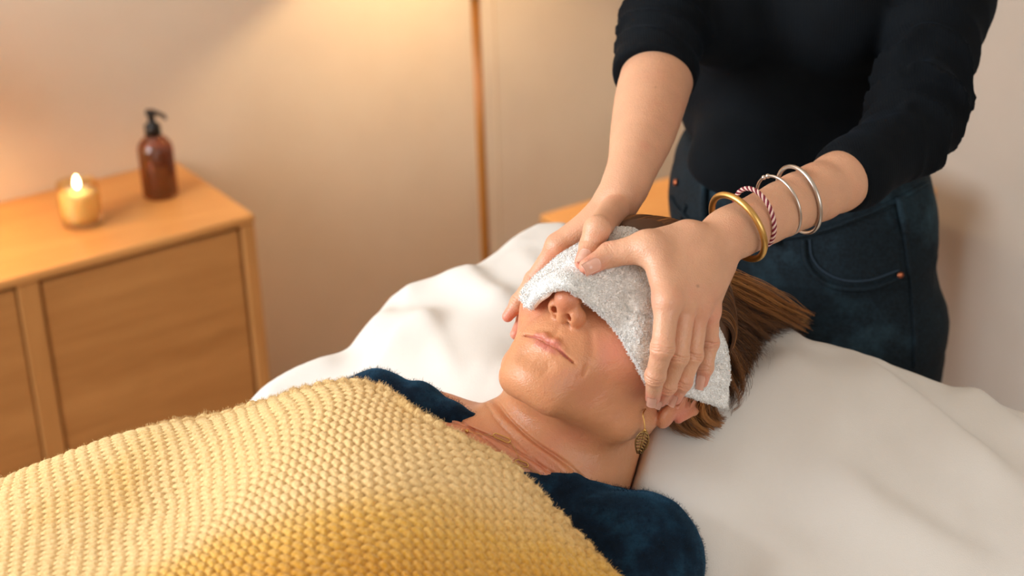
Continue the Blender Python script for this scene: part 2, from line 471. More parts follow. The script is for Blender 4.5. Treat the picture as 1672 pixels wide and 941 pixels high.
mb.add(*lathe(zf+Z3*.007, [(.0005, 0), (.0034, fl*.12), (.0052, fl*.32), (.0046, fl*.55), (.0026, fl*.8), (.0004, fl)], 20)); mb.build('flame', M_flame, cd)
l = bpy.data.lights.new('candle_light', 'POINT'); l.energy = 2.0; l.color = (1, .55, .2); l.shadow_soft_size = .002
o = link(bpy.data.objects.new('candle_light', l), cd); o.location = zf+Z3*(.007+fl*.5)-cc

# amber pump bottle
bc = PZ(263, 319, HT); bc[2] = HT
db = proj(bc)[2]; rb = 28.5*db/F_PX; hb = 148*db/F_PX/.93
M_amber = thin_glass('amber_glass', (.55, .20, .05, 1), .06, .05, .10)
M_soap = thin_glass('amber_liquid', (.50, .16, .05, 1), .03, .1, .15)
M_black = plain('black_plastic', srgb(14, 13, 13), .35)
bt = empty('pump_bottle', bc); tag(bt, 'amber glass soap bottle with a black pump on the oak sideboard', 'bottle')
hs = hb*.60
mb = MB(); mb.add(*lathe(bc+Z3*.0005, [(rb*.9, 0), (rb, .004), (rb, hs*.84), (rb*.93, hs*.93), (rb*.7, hs*1.02), (rb*.42, hs*1.07), (rb*.38, hs*1.13)], 56)); mb.build('glass_body', M_amber, bt)
mb = MB(); mb.add(*lathe(bc+Z3*.006, [(rb*.88, 0), (rb*.93, .004), (rb*.93, hs*.70), (rb*.9, hs*.705)], 48)); mb.build('liquid', M_soap, bt)
mb = MB(); q = hs*1.10
mb.add(*lathe(bc+Z3*q, [(rb*.46, 0), (rb*.46, hb*.10), (rb*.36, hb*.12), (rb*.22, hb*.13), (rb*.20, hb*.21), (rb*.30, hb*.215), (rb*.32, hb*.25), (rb*.15, hb*.262)], 32))
pa = bc+Z3*(q+hb*.245); dn = -cR*.8+WN*.3
mb.add(*tube([pa, pa+cR*rb*.2+WN*rb*.3, pa+cR*rb*.4+WN*rb*.9-Z3*.001, pa+cR*rb*.42+WN*rb*1.0-Z3*.006], [.0045, .0042, .0036, .003], 10))
mb.add(*tube([pa, pa-cR*rb*.25], [.0045, .004], 10))
mb.build('pump', M_black, bt)

# tripod floor lamp ---------------------------------------------------
def on_wall(px, py, off):
    r = ray(px, py); t = ((O+WN*off)@WN-CAM@WN)/(r@WN); return CAM+r*t
M_lampwood = plain('varnished_ash', srgb(176, 116, 50), .35)
M_brass = plain('brushed_brass', srgb(190, 146, 76), .3, 1.0)
x = NM('linen_shade'); x.set(Base_Color=srgb(236, 214, 178), Roughness=.9, Transmission_Weight=0.0)
tr = x.n('ShaderNodeBsdfTranslucent'); tr.inputs[0].default_value = srgb(240, 205, 150); mx = x.n('ShaderNodeMixShader'); mx.inputs[0].default_value = .45
x.l(x.b.outputs[0], mx.inputs[1]); x.l(tr.outputs[0], mx.inputs[2]); x.l(mx.outputs[0], x.t.nodes['Material Output'].inputs[0]); M_shade = x.m
ax0 = on_wall(778, 60, .25)
lp = empty('floor_lamp', [ax0[0], ax0[1], 0]); tag(lp, 'slim wooden pole floor lamp glowing against the plaster wall', 'floor lamp')
ztop = .88
hub = np.array([ax0[0], ax0[1], ztop-.04])
def down(px, py, off):               # direction of a leg through a sight point
    p = on_wall(px, py, off); d = p-hub; return hub+d*((0-hub[2])/d[2])
mb = MB(); mb.add(*lathe([hub[0], hub[1], 0], [(.0085, .02), (.0085, .5), (.0085, ztop-.06)], 20)); mb.build('pole', M_lampwood, lp)
mb = MB(); mb.add(*lathe([hub[0], hub[1], 0], [(.13, 0), (.135, .004), (.134, .014), (.12, .02), (.02, .024), (.012, .04)], 48)); mb.build('base', M_lampwood, lp)
cq = on_wall(806, 0, .10); cq2 = on_wall(816, 350, .06)
mb = MB(); mb.add(*tube(spline(np.array([hub+Z3*.02, hub*.6+cq*.4+Z3*.01, cq, cq2, [cq2[0], cq2[1], .01]]), 40), .0022, 8)); mb.build('power_cord', plain('beige_cord', srgb(206, 186, 156), .6), lp)
mb = MB(); mb.add(*lathe(hub-Z3*.02, [(.018, 0), (.024, .004), (.024, .04), (.012, .05), (.008, .10), (.008, .12), (.016, .122), (.016, .16), (.012, .165)], 28)); mb.build('socket', M_brass, lp)
mb = MB(); zs0 = ztop+.02
mb.add(*lathe([hub[0], hub[1], 0], [(.215, zs0), (.216, zs0+.002), (.17, zs0+.26), (.169, zs0+.262), (.167, zs0+.26), (.213, zs0+.002)], 64, False, False)); mb.F += [[j+5*64, (j+1) % 64+5*64, (j+1) % 64, j] for j in range(64)]; mb.mi += [0]*64
mb.build('lamp_shade', M_shade, lp)
x = NM('bulb_glass'); x.set(Emission_Color=(1, .70, .38, 1), Emission_Strength=25.0); M_bulb = x.m
zb = ztop+.115
mb = MB(); mb.add(*lathe([hub[0], hub[1], zb+.01], [(.012, 0), (.016, .01), (.028, .035), (.03, .05), (.024, .068), (.008, .08)], 28)); mb.build('bulb', M_bulb, lp)
l = bpy.data.lights.new('lamp_light', 'POINT'); l.energy = 34; l.color = (1, .70, .38); l.shadow_soft_size = .035
o = link(bpy.data.objects.new('lamp_light', l), lp); o.location = (0, 0, zb+.055)

# second warm lamp, out of view at the left end of the sideboard
tl_c = RM(WL+.16, .17, HT)
tl = empty('table_lamp', tl_c); tag(tl, 'small warm table lamp standing at the far left end of the sideboard', 'table lamp')
mb = MB(); mb.add(*lathe(tl_c+Z3*.0005, [(.06, 0), (.062, .006), (.055, .02), (.03, .04), (.05, .09), (.055, .13), (.03, .18), (.012, .2), (.012, .25)], 32)); mb.build('lamp_base', M_brass, tl)
mb = MB(); mb.add(*lathe(tl_c, [(.12, .24), (.121, .242), (.085, .42), (.083, .42), (.118, .242)], 48, False, False)); mb.build('lamp_shade', M_shade, tl)
l = bpy.data.lights.new('table_lamp_light', 'POINT'); l.energy = 9; l.color = (1, .64, .30); l.shadow_soft_size = .04
o = link(bpy.data.objects.new('table_lamp_light', l), tl); o.location = (0, 0, .32)

# low wooden bench behind the massage table
p0 = PZ(880, 350, .50); p1 = PZ(1120, 334, .50)
st = empty('wooden_bench', [(p0[0]+p1[0])/2, (p0[1]+p1[1])/2, 0]); tag(st, 'low orange-toned wooden bench seen between the seated hands and the wall, behind the pillow', 'bench')
st['label'] = 'low orange-toned wooden bench against the wall behind the pillow'
wa = (p0-O)@WD; wb = wa+.62; nb_ = (p0-O)@WN
bx('bench_top', wa, wb, nb_, nb_+.34, .472, .50, M_oakt, st, .004)
for a_ in (wa+.05, wb-.05):
    for b_ in (nb_+.04, nb_+.30): bx('leg', a_-.02, a_+.02, b_-.02, b_+.02, 0, .4715, M_oakv, st)
# ------------------------------------------------------------------ treatment table and sheet
AX = np.array([.53, .848, 0]); LX = np.array([.848, -.53, 0])
def BD(l, a, z=0.0): return LX*l+AX*a+np.array([0, 0, z])
M_vinyl = plain('cream_vinyl', srgb(226, 218, 202), .45)
tb = empty('massage_table', BD(-.62, .45)); tag(tb, 'padded massage table on wooden legs under the white sheet', 'massage table')
mb = MB(); mb.add(*boxf(BD(-.62, .47, .755), LX, AX, Z3, .34, .93, .035, .02)); mb.build('padded_top', M_vinyl, tb)
for l_ in (-.91, -.33):
    for a_ in (-.35, 1.25):
        mb = MB(); mb.add(*boxf(BD(l_, a_, .36), LX, AX, Z3, .022, .03, .36, .004)); mb.build('leg', M_oakv, tb, smooth=False)

x = NM('white_cotton'); v = x.coord()
x.color(x.mix(.5, srgb(224, 221, 215), x.ramp(x.noise(5, 4, .6, v), [(.3, srgb(219, 215, 207)), (.7, srgb(230, 228, 224))])))
x.set(Roughness=.88, Sheen_Weight=.15)
wv = x.n('ShaderNodeMath', operation='ADD'); x.l(x.noise(900, 2, .5, v), wv.inputs[0]); x.l(x.noise(60, 4, .6, v), wv.inputs[1])
x.bump(wv.outputs[0], .22, .0012); M_sheet = x.m

# heights of the cloth read along sight lines (pixel, pixel, height)
SH = [(300, 695, .82), (400, 640, .835), (470, 600, .85), (560, 560, .86), (630, 470, .885), (740, 438, .90), (800, 398, .915), (872, 352, .925), (930, 352, .925),
      (1325, 541, .925), (1400, 562, .905), (1480, 590, .885), (1560, 620, .865), (1640, 648, .85), (1700, 665, .84),
      (1200, 640, .925), (1080, 730, .905), (1150, 800, .88), (1300, 650, .912), (1350, 760, .875), (1250, 860, .85), (1450, 700, .875), (1500, 850, .84), (1600, 760, .85), (1672, 880, .825), (1300, 941, .835), (1200, 960, .83),
      (700, 560, .885), (800, 600, .895), (820, 480, .91), (640, 580, .875), (740, 650, .875), (560, 610, .855), (950, 420, .925), (1050, 600, .90), (1100, 500, .91), (900, 600, .885), (430, 690, .825)]
cp = [PZ(*s) for s in SH]
for l_, a_, z_ in ((-.95, .5, .80), (-.6, .5, .80), (-.27, .6, .80), (-.27, .1, .80), (-.62, .1, .80), (-.95, .1, .80), (-.6, .9, .83), (-.28, .95, .815), (-.95, -.4, .80), (-.6, -.4, .80), (-.27, -.4, .80)):
    cp.append(BD(l_, a_, z_))
cp = np.array(cp); sheet_z0 = tps(cp)
# outline of the top of the cloth in plan
edge_px = [(300, 695, .82), (385, 655, .83), (405, 638, .835), (470, 600, .85), (560, 560, .86), (592, 520, .87), (630, 470, .885), (740, 438, .90), (800, 398, .915), (835, 372, .92), (872, 352, .925), (930, 352, .925)]
e1 = [PZ(*s)[:2] for s in edge_px]
e2 = [PZ(*s)[:2] for s in [(1240, 490, .93), (1325, 541, .925), (1400, 562, .905), (1480, 590, .885), (1560, 620, .865), (1640, 648, .85), (1700, 668, .84)]]
poly = [BD(-.99, -.47)[:2], BD(-1.0, .6)[:2]]+e1+e2+[BD(-.24, 1.30)[:2]+(0.06, 0.0), BD(-.22, .9)[:2], BD(-.22, -.47)[:2]]
poly = np.array(poly)
def poly_dist(x, y):
    q = np.stack([x, y], -1); best = np.full(x.shape, 1e9); ins = np.zeros(x.shape, bool)
    for k in range(len(poly)):
        a = poly[k]; b = poly[(k+1) % len(poly)]; d = b-a; t = np.clip(((q-a)@d)/(d@d), 0, 1)
        best = np.minimum(best, np.linalg.norm(q-a-t[..., None]*d, axis=-1))
        c = ((a[1] > y) != (b[1] > y)) & (x < (b[0]-a[0])*(y-a[1])/(b[1]-a[1]+1e-15)+a[0]); ins ^= c
    return np.where(ins, -best, best)
def fold(x, y, p0, p1, width, height, asym=1.0):
    """a soft crease ridge running from p0 to p1 (plan points)"""
    p0 = np.array(p0[:2]); p1 = np.array(p1[:2]); d = p1-p0; L = np.linalg.norm(d); d = d/L; nn = np.array([-d[1], d[0]])
    s = (x-p0[0])*d[0]+(y-p0[1])*d[1]; t = (x-p0[0])*nn[0]+(y-p0[1])*nn[1]
    t = t+.25*width*np.sin(s/L*7+p0[0]*40)
    w = np.where(t > 0, width, width*asym)
    return height*np.exp(-(t/w)**2)*sstep(-.06*L, .25*L, s)*sstep(1.08*L, .72*L, s)
folds = [((1385, 590, .9), (1672, 800, .84), .012, .010, 3.5), ((1290, 760, .88), (1640, 900, .84), .018, .005, 2.0), ((1180, 770, .88), (1330, 941, .84), .02, .004, 2),
         ((1560, 640, .86), (1720, 730, .84), .014, .007, 2.5), ((745, 440, .90), (840, 500, .91), .010, .006, 2.0), ((600, 520, .87), (720, 560, .88), .02, .006, 2), ((1420, 640, .88), (1500, 930, .84), .03, .004, 2),
         ((790, 690, .89), (850, 620, .89), .006, .004, 1), ((640, 480, .885), (760, 445, .9), .012, .005, 3), ((400, 665, .83), (560, 575, .86), .014, .006, 2), ((1240, 600, .92), (1420, 720, .88), .03, .004, 2)]
folds += [((690, 500, .89), (760, 640, .88), .005, .0022, 3), ((600, 600, .86), (720, 520, .88), .006, .002, 3), ((560, 640, .86), (660, 560, .87), .006, .0018, 2), ((800, 660, .88), (840, 590, .89), .004, .0025, 2),
          ((1230, 560, .92), (1330, 640, .91), .008, .0018, 2), ((1500, 640, .86), (1600, 900, .84), .010, .002, 3), ((1340, 600, .91), (1450, 900, .85), .012, .002, 2), ((1150, 860, .86), (1290, 900, .84), .012, .002, 2), ((1420, 590, .89), (1540, 700, .86), .007, .002, 3), ((850, 400, .92), (900, 470, .92), .007, .0018, 2)]
folds = [(PZ(*a), PZ(*b), w, h_*1.7, s_) for a, b, w, h_, s_ in folds]
def sheet_z(x, y, wr=True):
    d = poly_dist(x, y)
    # points outside the outline take the height of the rim, then fall away
    z = sheet_z0(x, y); z = np.clip(z, .80, .935)
    if wr:
        for a, b, w, h_, s_ in folds: z = z+fold(x, y, a, b, w, h_, s_)
        p = np.stack([x, y, x*0], -1)
        z = z+.0022*fbm(p*9+3, 3)+.0012*(1-np.abs(vnoise(p*22+fbm(p*7, 2, 5)[..., None]*1.3, 9)))
    R = .028; dd = np.clip(d+R, 0, R*2.0)
    drop = np.where(d < -R, 0, np.where(d < 0, R-np.sqrt(np.maximum(R*R-(d+R)**2, 0)), R+d*14))
    z2 = z-drop-(.006*np.sin((x+y)*90)*sstep(0, .02, d) if wr else 0)
    return np.maximum(z2, .30)
lo_, hi_ = poly.min(0)-.075, poly.max(0)+.075
hx = .0042; nx, ny = int((hi_[0]-lo_[0])/hx), int((hi_[1]-lo_[1])/hx)
gx, gy = np.meshgrid(np.linspace(lo_[0], hi_[0], nx), np.linspace(lo_[1], hi_[1], ny), indexing='ij')
gz = sheet_z(gx, gy); gd = poly_dist(gx, gy)
# ------------------------------------------------------------------ the patient
CAMROT = np.stack([cR, cU, -cF], 1)                # camera axes as columns
HR = CAMROT@np.array([[.759, .594, -.266], [-.414, .757, .507], [.502, -.275, .820]])   # head: left, crown, face as columns
HC0 = CAM+CAMROT@np.array([.0800, -.0560, -1.4372])
def H2W(p): return HC0+(np.asarray(p)/100)@HR.T
def W2H(p): return (np.asarray(p)-HC0)@HR*100
def HP(px, py, d): return W2H(P(px, py, d))
hax = lambda v: np.asarray(v)@np.eye(3)

# neck and chest landmarks, head coordinates (cm)
nk0 = np.array([0, -3.0, -3.2])
nk1 = HP(905, 748, 1.450)
notch = HP(800, 745, 1.40)
shL = HP(955, 870, 1.400); shR = HP(690, 720, 1.515)
chest = HP(660, 850, 1.41)
def f_head(p):
    x, y, z = p[:, 0], p[:, 1], p[:, 2]; ax = np.abs(x); q = np.stack([ax, y, z], 1)
    d = ell(p, (0, 3.8, -.4), (7.3, 8.7, 9.0))
    d = smin(d, ell(p, (0, -1.2, 3.2), (6.1, 6.5, 5.9)), 1.5)
    d = smin(d, cone(q, (4.3, -.6, 5.4), (5.4, .2, 3.0), 2.1, 2.2), 1.6)                 # cheekbone
    d = smin(d, cone(q, (6.0, -3.2, -.2), (5.1, -5.3, 1.4), 1.2, 1.3), 1.6)
    d = smin(d, cone(q, (5.0, -4.7, 1.4), (1.9, -7.5, 6.5), 1.15, 1.4), 2.0)              # jaw
    d = smin(d, ell(p, (0, -7.3, 7.35), (2.2, 1.6, 1.75)), 1.2)                            # chin
    d = smin(d, ell(p, (0, -4.9, 6.9), (3.6, 3.5, 2.45)), 1.4)                           # muzzle
    d = smin(d, ell(p, (0, -4.8, 1.6), (4.9, 3.2, 5.2)), 1.6)                            # floor of the mouth
    d = smax(d, -ell(q, (3.2, 1.9, 9.0), (1.6, 1.15, 1.2)), 1.0)                         # sockets
    d = smin(d, ell(q, (3.15, 1.9, 6.9), (1.5, 1.2, 1.35)), .3)                          # closed lids
    d = smin(d, cone(p, (0, 3.0, 8.2), (0, -.9, 10.9), .75, .85), .9)                    # nose
    d = smin(d, ell(p, (0, -1.25, 11.25), (.98, .92, 1.0)), .5)
    d = smin(d, ell(q, (1.0, -1.72, 9.9), (.66, .78, 1.0)), .5)
    d = smin(d, cone(p, (0, -1.7, 11.2), (0, -2.45, 9.9), .42, .45), .35)
    for s in (-1, 1):
        d = smax(d, -cone(p, (s*.50, -2.75, 10.75), (s*.80, -2.0, 10.25), .22, .33), .12)     # nostrils
        d = smax(d, -cone(p, (s*.80, -2.1, 10.3), (s*.85, -1.2, 9.8), .28, .2), .1)
    # nose wing groove
    d = d+.06*np.exp(-((np.linalg.norm(q-np.array([1.85, -1.7, 9.0]), axis=1)-.0)/.55)**2)
    # philtrum, fold under the lip
    d = d+.10*np.exp(-(x/.28)**2-((y+3.3)/.6)**2)*(z > 8)
    d = smax(d, -cone(q, (0, -6.45, 10.35), (1.3, -6.3, 9.9), .75, .6), .8)
    # lips
    ul = [((0, -4.32, 9.32), .28), ((.55, -4.22, 9.32), .31), ((1.3, -4.38, 8.98), .26), ((2.45, -4.74, 8.15), .18)]
    ll = [((0, -5.04, 9.14), .34), ((.7, -5.02, 9.04), .34), ((1.5, -4.94, 8.66), .28), ((2.45, -4.80, 8.12), .18)]
    d = smin(d, chain(q, ul, .2), .28); d = smin(d, chain(q, ll, .2), .35)
    mc = chain(q, [((0, -4.64, 9.95), .10), ((.9, -4.58, 9.72), .10), ((1.8, -4.70, 9.10), .08), ((2.45, -4.78, 8.65), .05)], .05)
    d = smax(d, -mc, .14)
    mc2 = chain(q, [((0, -4.62, 9.68), .07), ((.9, -4.57, 9.48), .07), ((1.8, -4.70, 8.9), .05), ((2.4, -4.78, 8.5), .03)], .05)
    d = smax(d, -mc2, .08)
    q2 = q.copy(); q2[:, 2] = 0
    def ln2(pts): return chain(q2, [((a, b, 0), .01) for a, b in pts], .01)
    fr_ = sstep(5.5, 6.8, z)
    d = d+.13*np.exp(-(ln2([(0, -4.68), (.9, -4.60), (1.8, -4.68), (2.55, -4.70), (2.85, -4.74)])/.07)**2)*fr_*sstep(3.1, 2.2, ax)
    d = d+.07*np.exp(-(ln2([(3.2, -4.3), (3.35, -4.9), (3.2, -5.4)])/.06)**2)*fr_
    d = d+.07*np.exp(-(ln2([(1.9, -1.6), (2.9, -3.0), (3.3, -4.0)])/.28)**2)*fr_
    d = d+.03*np.exp(-(ln2([(.9, -5.9), (1.3, -6.4), (1.2, -7.0)])/.10)**2)*fr_
    d = d+.022*np.sin(x*26+2*np.sin(y*5))*np.exp(-((y+4.7)/.45)**2)*sstep(2.2, 1.4, ax)*fr_
    # smile crease beside the mouth corner
    cr = chain(q, [((3.25, -4.2, 8.0), .02), ((3.42, -4.9, 7.75), .03), ((3.2, -5.6, 7.7), .02)], .02)
    d = d+.09*np.exp(-(cr/.11)**2)
    nl = chain(q, [((2.3, -1.9, 8.7), .02), ((3.2, -3.2, 8.0), .02)], .02); d = d+.05*np.exp(-(nl/.25)**2)
    return d
def f_ear(p):
    q = np.stack([np.abs(p[:, 0]), p[:, 1], p[:, 2]], 1)
    rim = chain(q, [((7.3, .2, .6), .30), ((7.9, 1.6, .3), .34), ((8.3, 3.1, -.8), .36), ((8.5, 3.2, -2.0), .36), ((8.5, 1.8, -2.9), .36), ((8.2, .2, -2.6), .36), ((7.9, -1.3, -1.7), .42)], .2)
    bowl = ell(q, (7.9, .8, -1.3), (.42, 2.3, 1.5)); d = smin(rim, bowl, .25)
    d = smin(d, ell(q, (7.5, -2.0, -.45), (.55, 1.15, 1.0)), .35)           # lobe
    d = smax(d, -ell(q, (8.6, .4, -.8), (.75, .9, .7)), .25)
    d = smin(d, ell(q, (7.4, .2, .5), (.5, .6, .35)), .2)
    return d
nd = nk1-nk0; nL = np.linalg.norm(nd); ndir = nd/nL
def f_neck(p):
    d = cone(p, nk0, nk1, 5.2, 5.5)
    d = smin(d, cone(p, nk1-np.array([0, 0, 1.5]), shL, 4.6, 3.2), 2.0)
    d = smin(d, cone(p, nk1-np.array([0, 0, 1.5]), shR, 4.6, 3.6), 3.0)
    d = smin(d, cone(p, nk1, chest, 5.2, 7.0), 4.0)
    d = smin(d, cone(p, shR, chest, 3.6, 7.0), 4.0)
    # collar bones
    for s in (shL, shR):
        a = notch+(s-notch)*.08; b = notch+(s-notch)*.8; d = smin(d, cone(p, a, b, .8, .7), 1.2)
    return d
def creases(p):
    t = (p-nk0)@ndir; rel = p-nk0-t[:, None]*ndir
    fr = sstep(-2, 3.0, rel[:, 2]+rel[:, 0]*.6)
    n = vnoise(p*.22, 3); o = 0
    for c, wd, dp, tilt in ((5.6, .16, .22, .10), (7.5, .12, .16, -.12), (8.6, .10, .12, .16), (9.9, .14, .18, .02), (10.9, .10, .11, -.18), (12.2, .12, .13, .12), (13.4, .12, .10, -.1), (6.7, .08, .07, .2)):
        u = t-c-tilt*rel[:, 0]-.5*n-.012*rel[:, 0]**2
        o = o+dp*np.exp(-(u/wd)**2)-dp*.45*np.exp(-((u-.38)/.34)**2)
    return 2.5*o*fr*sstep(4.2, 6.0, t)*(.6+.4*vnoise(p*.6, 8))
def f_body(p):
    a = smin(f_head(p), f_neck(p), 2.2)
    a = smin(a, f_ear(p), .35)
    return a+creases(p)+.012*vnoise(p*4.0, 2)
V1, F1 = surface(f_body, (-20, -27, -18), (20, 13.5, 14), .125)
lo_b = V1.copy()
def pigment(p):
    """colour of the skin itself: lips, redder cheeks, nose and lobes, small spots"""
    x, y, z = p.T; ax = np.abs(x); c = np.zeros((len(p), 4)); c[:, 3] = 1
    q = np.stack([ax, y, z], 1)
    lips = np.minimum(chain(q, [((0, -4.40, 9.4), .20), ((.55, -4.30, 9.4), .22), ((1.3, -4.44, 9.05), .16), ((2.4, -4.75, 8.2), .10)], .1),
                      chain(q, [((0, -5.00, 9.28), .28), ((.7, -4.98, 9.18), .27), ((1.5, -4.90, 8.8), .20), ((2.4, -4.8, 8.2), .10)], .1))
    c[:, 0] = .75*sstep(.20, -.05, lips+.05*vnoise(p*3, 1))
    red = np.exp(-((np.linalg.norm(q-np.array([4.5, -1.5, 7]), axis=1))/2.8)**2)*.5+np.exp(-(np.linalg.norm(p-np.array([0, -1.3, 11.5]), axis=1)/1.2)**2)*.7
    red = red+np.exp(-(np.linalg.norm(q-np.array([7.8, -1.5, -1]), axis=1)/2)**2)*.8+.4*sstep(-9, -14, y)
    c[:, 1] = np.clip(red+.25*fbm(p*.5, 3, 4), 0, 1)
    c[:, 2] = sstep(.93, .97, vnoise(p*1.6, 21))*.35
    return c
def skin_mat(name, base, redc, lip):
    x = NM(name); a = x.n('ShaderNodeVertexColor', layer_name='tint'); s = x.n('ShaderNodeSeparateColor'); x.l(a.outputs[0], s.inputs[0])
    v = x.coord()
    c = x.mix(.35, base, x.ramp(x.noise(40, 5, .6, v), [(.35, tuple(k*.86 for k in base[:3])+(1,)), (.65, tuple(min(1, k*1.08) for k in base[:3])+(1,))]))
    c = x.mix(s.outputs[1], c, redc); c = x.mix(s.outputs[0], c, lip); c = x.mix(s.outputs[2], c, tuple(k*.45 for k in base[:3])+(1,))
    x.color(c); x.set(Roughness=.40, Subsurface_Weight=.22, Subsurface_Radius=(.010, .004, .002), Subsurface_Scale=1.0, Specular_IOR_Level=.5)
    vo = x.n('ShaderNodeTexVoronoi'); vo.inputs['Scale'].default_value = 700; x.l(v, vo.inputs['Vector'])
    ad = x.n('ShaderNodeMath', operation='ADD'); x.l(vo.outputs['Distance'], ad.inputs[0]); x.l(x.noise(220, 4, .6, v), ad.inputs[1])
    x.bump(ad.outputs[0], .35, .0007); return x.m
M_skinA = skin_mat('patient_skin', srgb(204, 143, 102), srgb(204, 122, 100), srgb(190, 104, 98))
patient = mesh('person', H2W(V1), F1, M_skinA, origin=H2W((0, 3, -9)), col=pigment(V1))
tag(patient, 'person lying face up in a navy robe with a towel over the eyes', 'person')
# ------------------------------------------------------------------ sight-line contact with a modelled surface
def march(f, px, py, d0=1.15, d1=1.75, off=0.0, head=True):
    """distance along a sight line at which a body (in cm) grown by off is met, else where it passes closest"""
    ds = np.linspace(d0, d1, 601); pts = CAM+ray(px, py)*ds[:, None]
    v = f(W2H(pts) if head else pts*100)-off
    k = np.argmax(v < 0)
    if v[k] < 0 and k > 0: return ds[k-1]+(ds[k]-ds[k-1])*v[k-1]/(v[k-1]-v[k])
    return ds[np.argmin(v)]
C100 = 100.0
def Pc(px, py, d): return P(px, py, d)*100        # world centimetres

# ------------------------------------------------------------------ towel over the eyes
cols = [((866, 508), (849, 490)), ((884, 488), (864, 465)), ((921, 473), (903, 428)), ((962, 497), (958, 396)), ((1002, 534), (1026, 376)),
        ((1036, 589), (1100, 425)), ((1064, 632), (1150, 500)), ((1112, 642), (1180, 560)), ((1187, 666), (1191, 620))]
NU, NV = 9, 6
def f_top(p): return smin(f_head(p), f_ear(p), .6)
net = np.zeros((NU, NV, 3))
for i, (a, b) in enumerate(cols):
    for j in range(NV):
        t = j/(NV-1); bow = 0
        px, py = a[0]+(b[0]-a[0])*t, a[1]+(b[1]-a[1])*t
        net[i, j] = (px, py, march(f_top, px, py, off=.75))
net[0, :, 2] = net[1, :, 2].mean()+.006
ctl = np.array([[P(*net[i, j]) for j in range(NV)] for i in range(NU)])
NUF, NVF = 640, 270
tmp = np.stack([spline(ctl[:, j], NUF) for j in range(NV)], 1)
tw = np.stack([spline(tmp[i], NVF) for i in range(NUF)], 0)
def push(pw, f, gap, it=5):
    q = W2H(pw.reshape(-1, 3))
    for _ in range(it):
        v = f(q); g = np.stack([f(q+np.eye(3)[k]*.05)-f(q-np.eye(3)[k]*.05) for k in range(3)], 1)/.1
        g /= np.linalg.norm(g, axis=1)[:, None]+1e-9; q = q+g*np.maximum(gap-v, 0)[:, None]
    return H2W(q).reshape(pw.shape)
tw = push(tw, f_top, .55)
for _ in range(30):                                   # let it settle smooth
    c = tw.copy(); c[1:-1, 1:-1] = (tw[:-2, 1:-1]+tw[2:, 1:-1]+tw[1:-1, :-2]+tw[1:-1, 2:])/4; tw = c
tw = push(tw, f_top, .48, 3)
TU = np.gradient(tw, axis=0); TV = np.gradient(tw, axis=1); TN = np.cross(TU, TV); TN /= np.linalg.norm(TN, axis=2)[..., None]
if (TN[NUF//2, NVF//2]@cF) > 0: TN = -TN
uu, vv = np.meshgrid(np.linspace(0, 1, NUF), np.linspace(0, 1, NVF), indexing='ij')
edge = np.minimum(np.minimum(uu/.025, (1-uu)/.025), np.minimum(vv/.06, (1-vv)/.06)); edge = np.sqrt(np.clip(1-(1-np.clip(edge, 0, 1))**2, 0, 1))
q3 = tw*100
lump = .0007*fbm(q3*.5, 3, 11)+.00055*(1-np.abs(vnoise(q3*7, 4))*2)+.00045*vnoise(q3*15, 6)
drape = .0016*np.sin(uu*9+vv*3)*np.exp(-((uu-.2)/.25)**2)
top = tw+TN*((.0022*edge+lump*edge+drape))[..., None]; bot = tw-TN*(.0030*edge)[..., None]
nV = NUF*NVF; Ft = grid_faces(NUF, NVF); Fb = Ft[:, ::-1]+nV
bd = np.r_[np.arange(NVF), np.arange(1, NUF)*NVF+NVF-1, (NUF-1)*NVF+np.arange(NVF-2, -1, -1), np.arange(NUF-2, 0, -1)*NVF]
b2 = np.roll(bd, -1); Fe = np.stack([bd, b2, b2+nV, bd+nV], 1)
x = NM('white_terry'); x.color(x.ramp(x.noise(260, 3, .6, x.coord()), [(.3, srgb(251, 250, 247)), (.7, srgb(255, 255, 254))])); x.set(Roughness=.95)
M_terry = x.m
rng = np.random.RandomState(4)
def tufts(S, N, count, ln, rad, seed=0, curl=1.0, lean=.6):
    """short curled loops rooted on a surface grid"""
    r = np.random.RandomState(seed); ar = np.linalg.norm(np.cross(S[1:, :-1]-S[:-1, :-1], S[:-1, 1:]-S[:-1, :-1]), axis=2).ravel(); pick = r.choice(len(ar), count, p=ar/ar.sum())
    a = pick//(S.shape[1]-1)+r.rand(count)*.999; b = pick % (S.shape[1]-1)+r.rand(count)*.999
    i, j = a.astype(int), b.astype(int); fa, fb = (a-i)[:, None], (b-j)[:, None]
    mixg = lambda G: (G[i, j]*(1-fa)*(1-fb)+G[i+1, j]*fa*(1-fb)+G[i, j+1]*(1-fa)*fb+G[i+1, j+1]*fa*fb)
    p = mixg(S); n = mixg(N); n /= np.linalg.norm(n, axis=1)[:, None]+1e-9
    t = np.cross(n, r.randn(count, 3)); t /= np.linalg.norm(t, axis=1)[:, None]; L = ln*(.6+.8*r.rand(count))[:, None]
    k = [p-n*L*.1, p+n*L*.55+t*L*lean*.35, p+n*L*.95+t*L*lean*(.9), p+n*L*(.95-.35*curl)+t*L*lean*1.5]
    return strands(np.stack(k, 1), np.outer(np.full(count, rad)*(.7+.6*r.rand(count)), [1, 1, .8, .45]))
Tn2 = TN.copy(); 
for rows, sgn in ((slice(0, 7), -1), (slice(-7, None), 1)):
    Tn2[:, rows] = TN[:, rows]*.4+sgn*TV[:, rows]/np.linalg.norm(TV[:, rows], axis=2)[..., None]
Tn2[:7] = TN[:7]*.4-TU[:7]/np.linalg.norm(TU[:7], axis=2)[..., None]; Tn2[-7:] = TN[-7:]*.4+TU[-7:]/np.linalg.norm(TU[-7:], axis=2)[..., None]
tv, tf = tufts(top, Tn2, 30000, .0013, .00030, 1, lean=.35)
ev, ef = tufts(top[:, :8], Tn2[:, :8], 5000, .0018, .00030, 2)
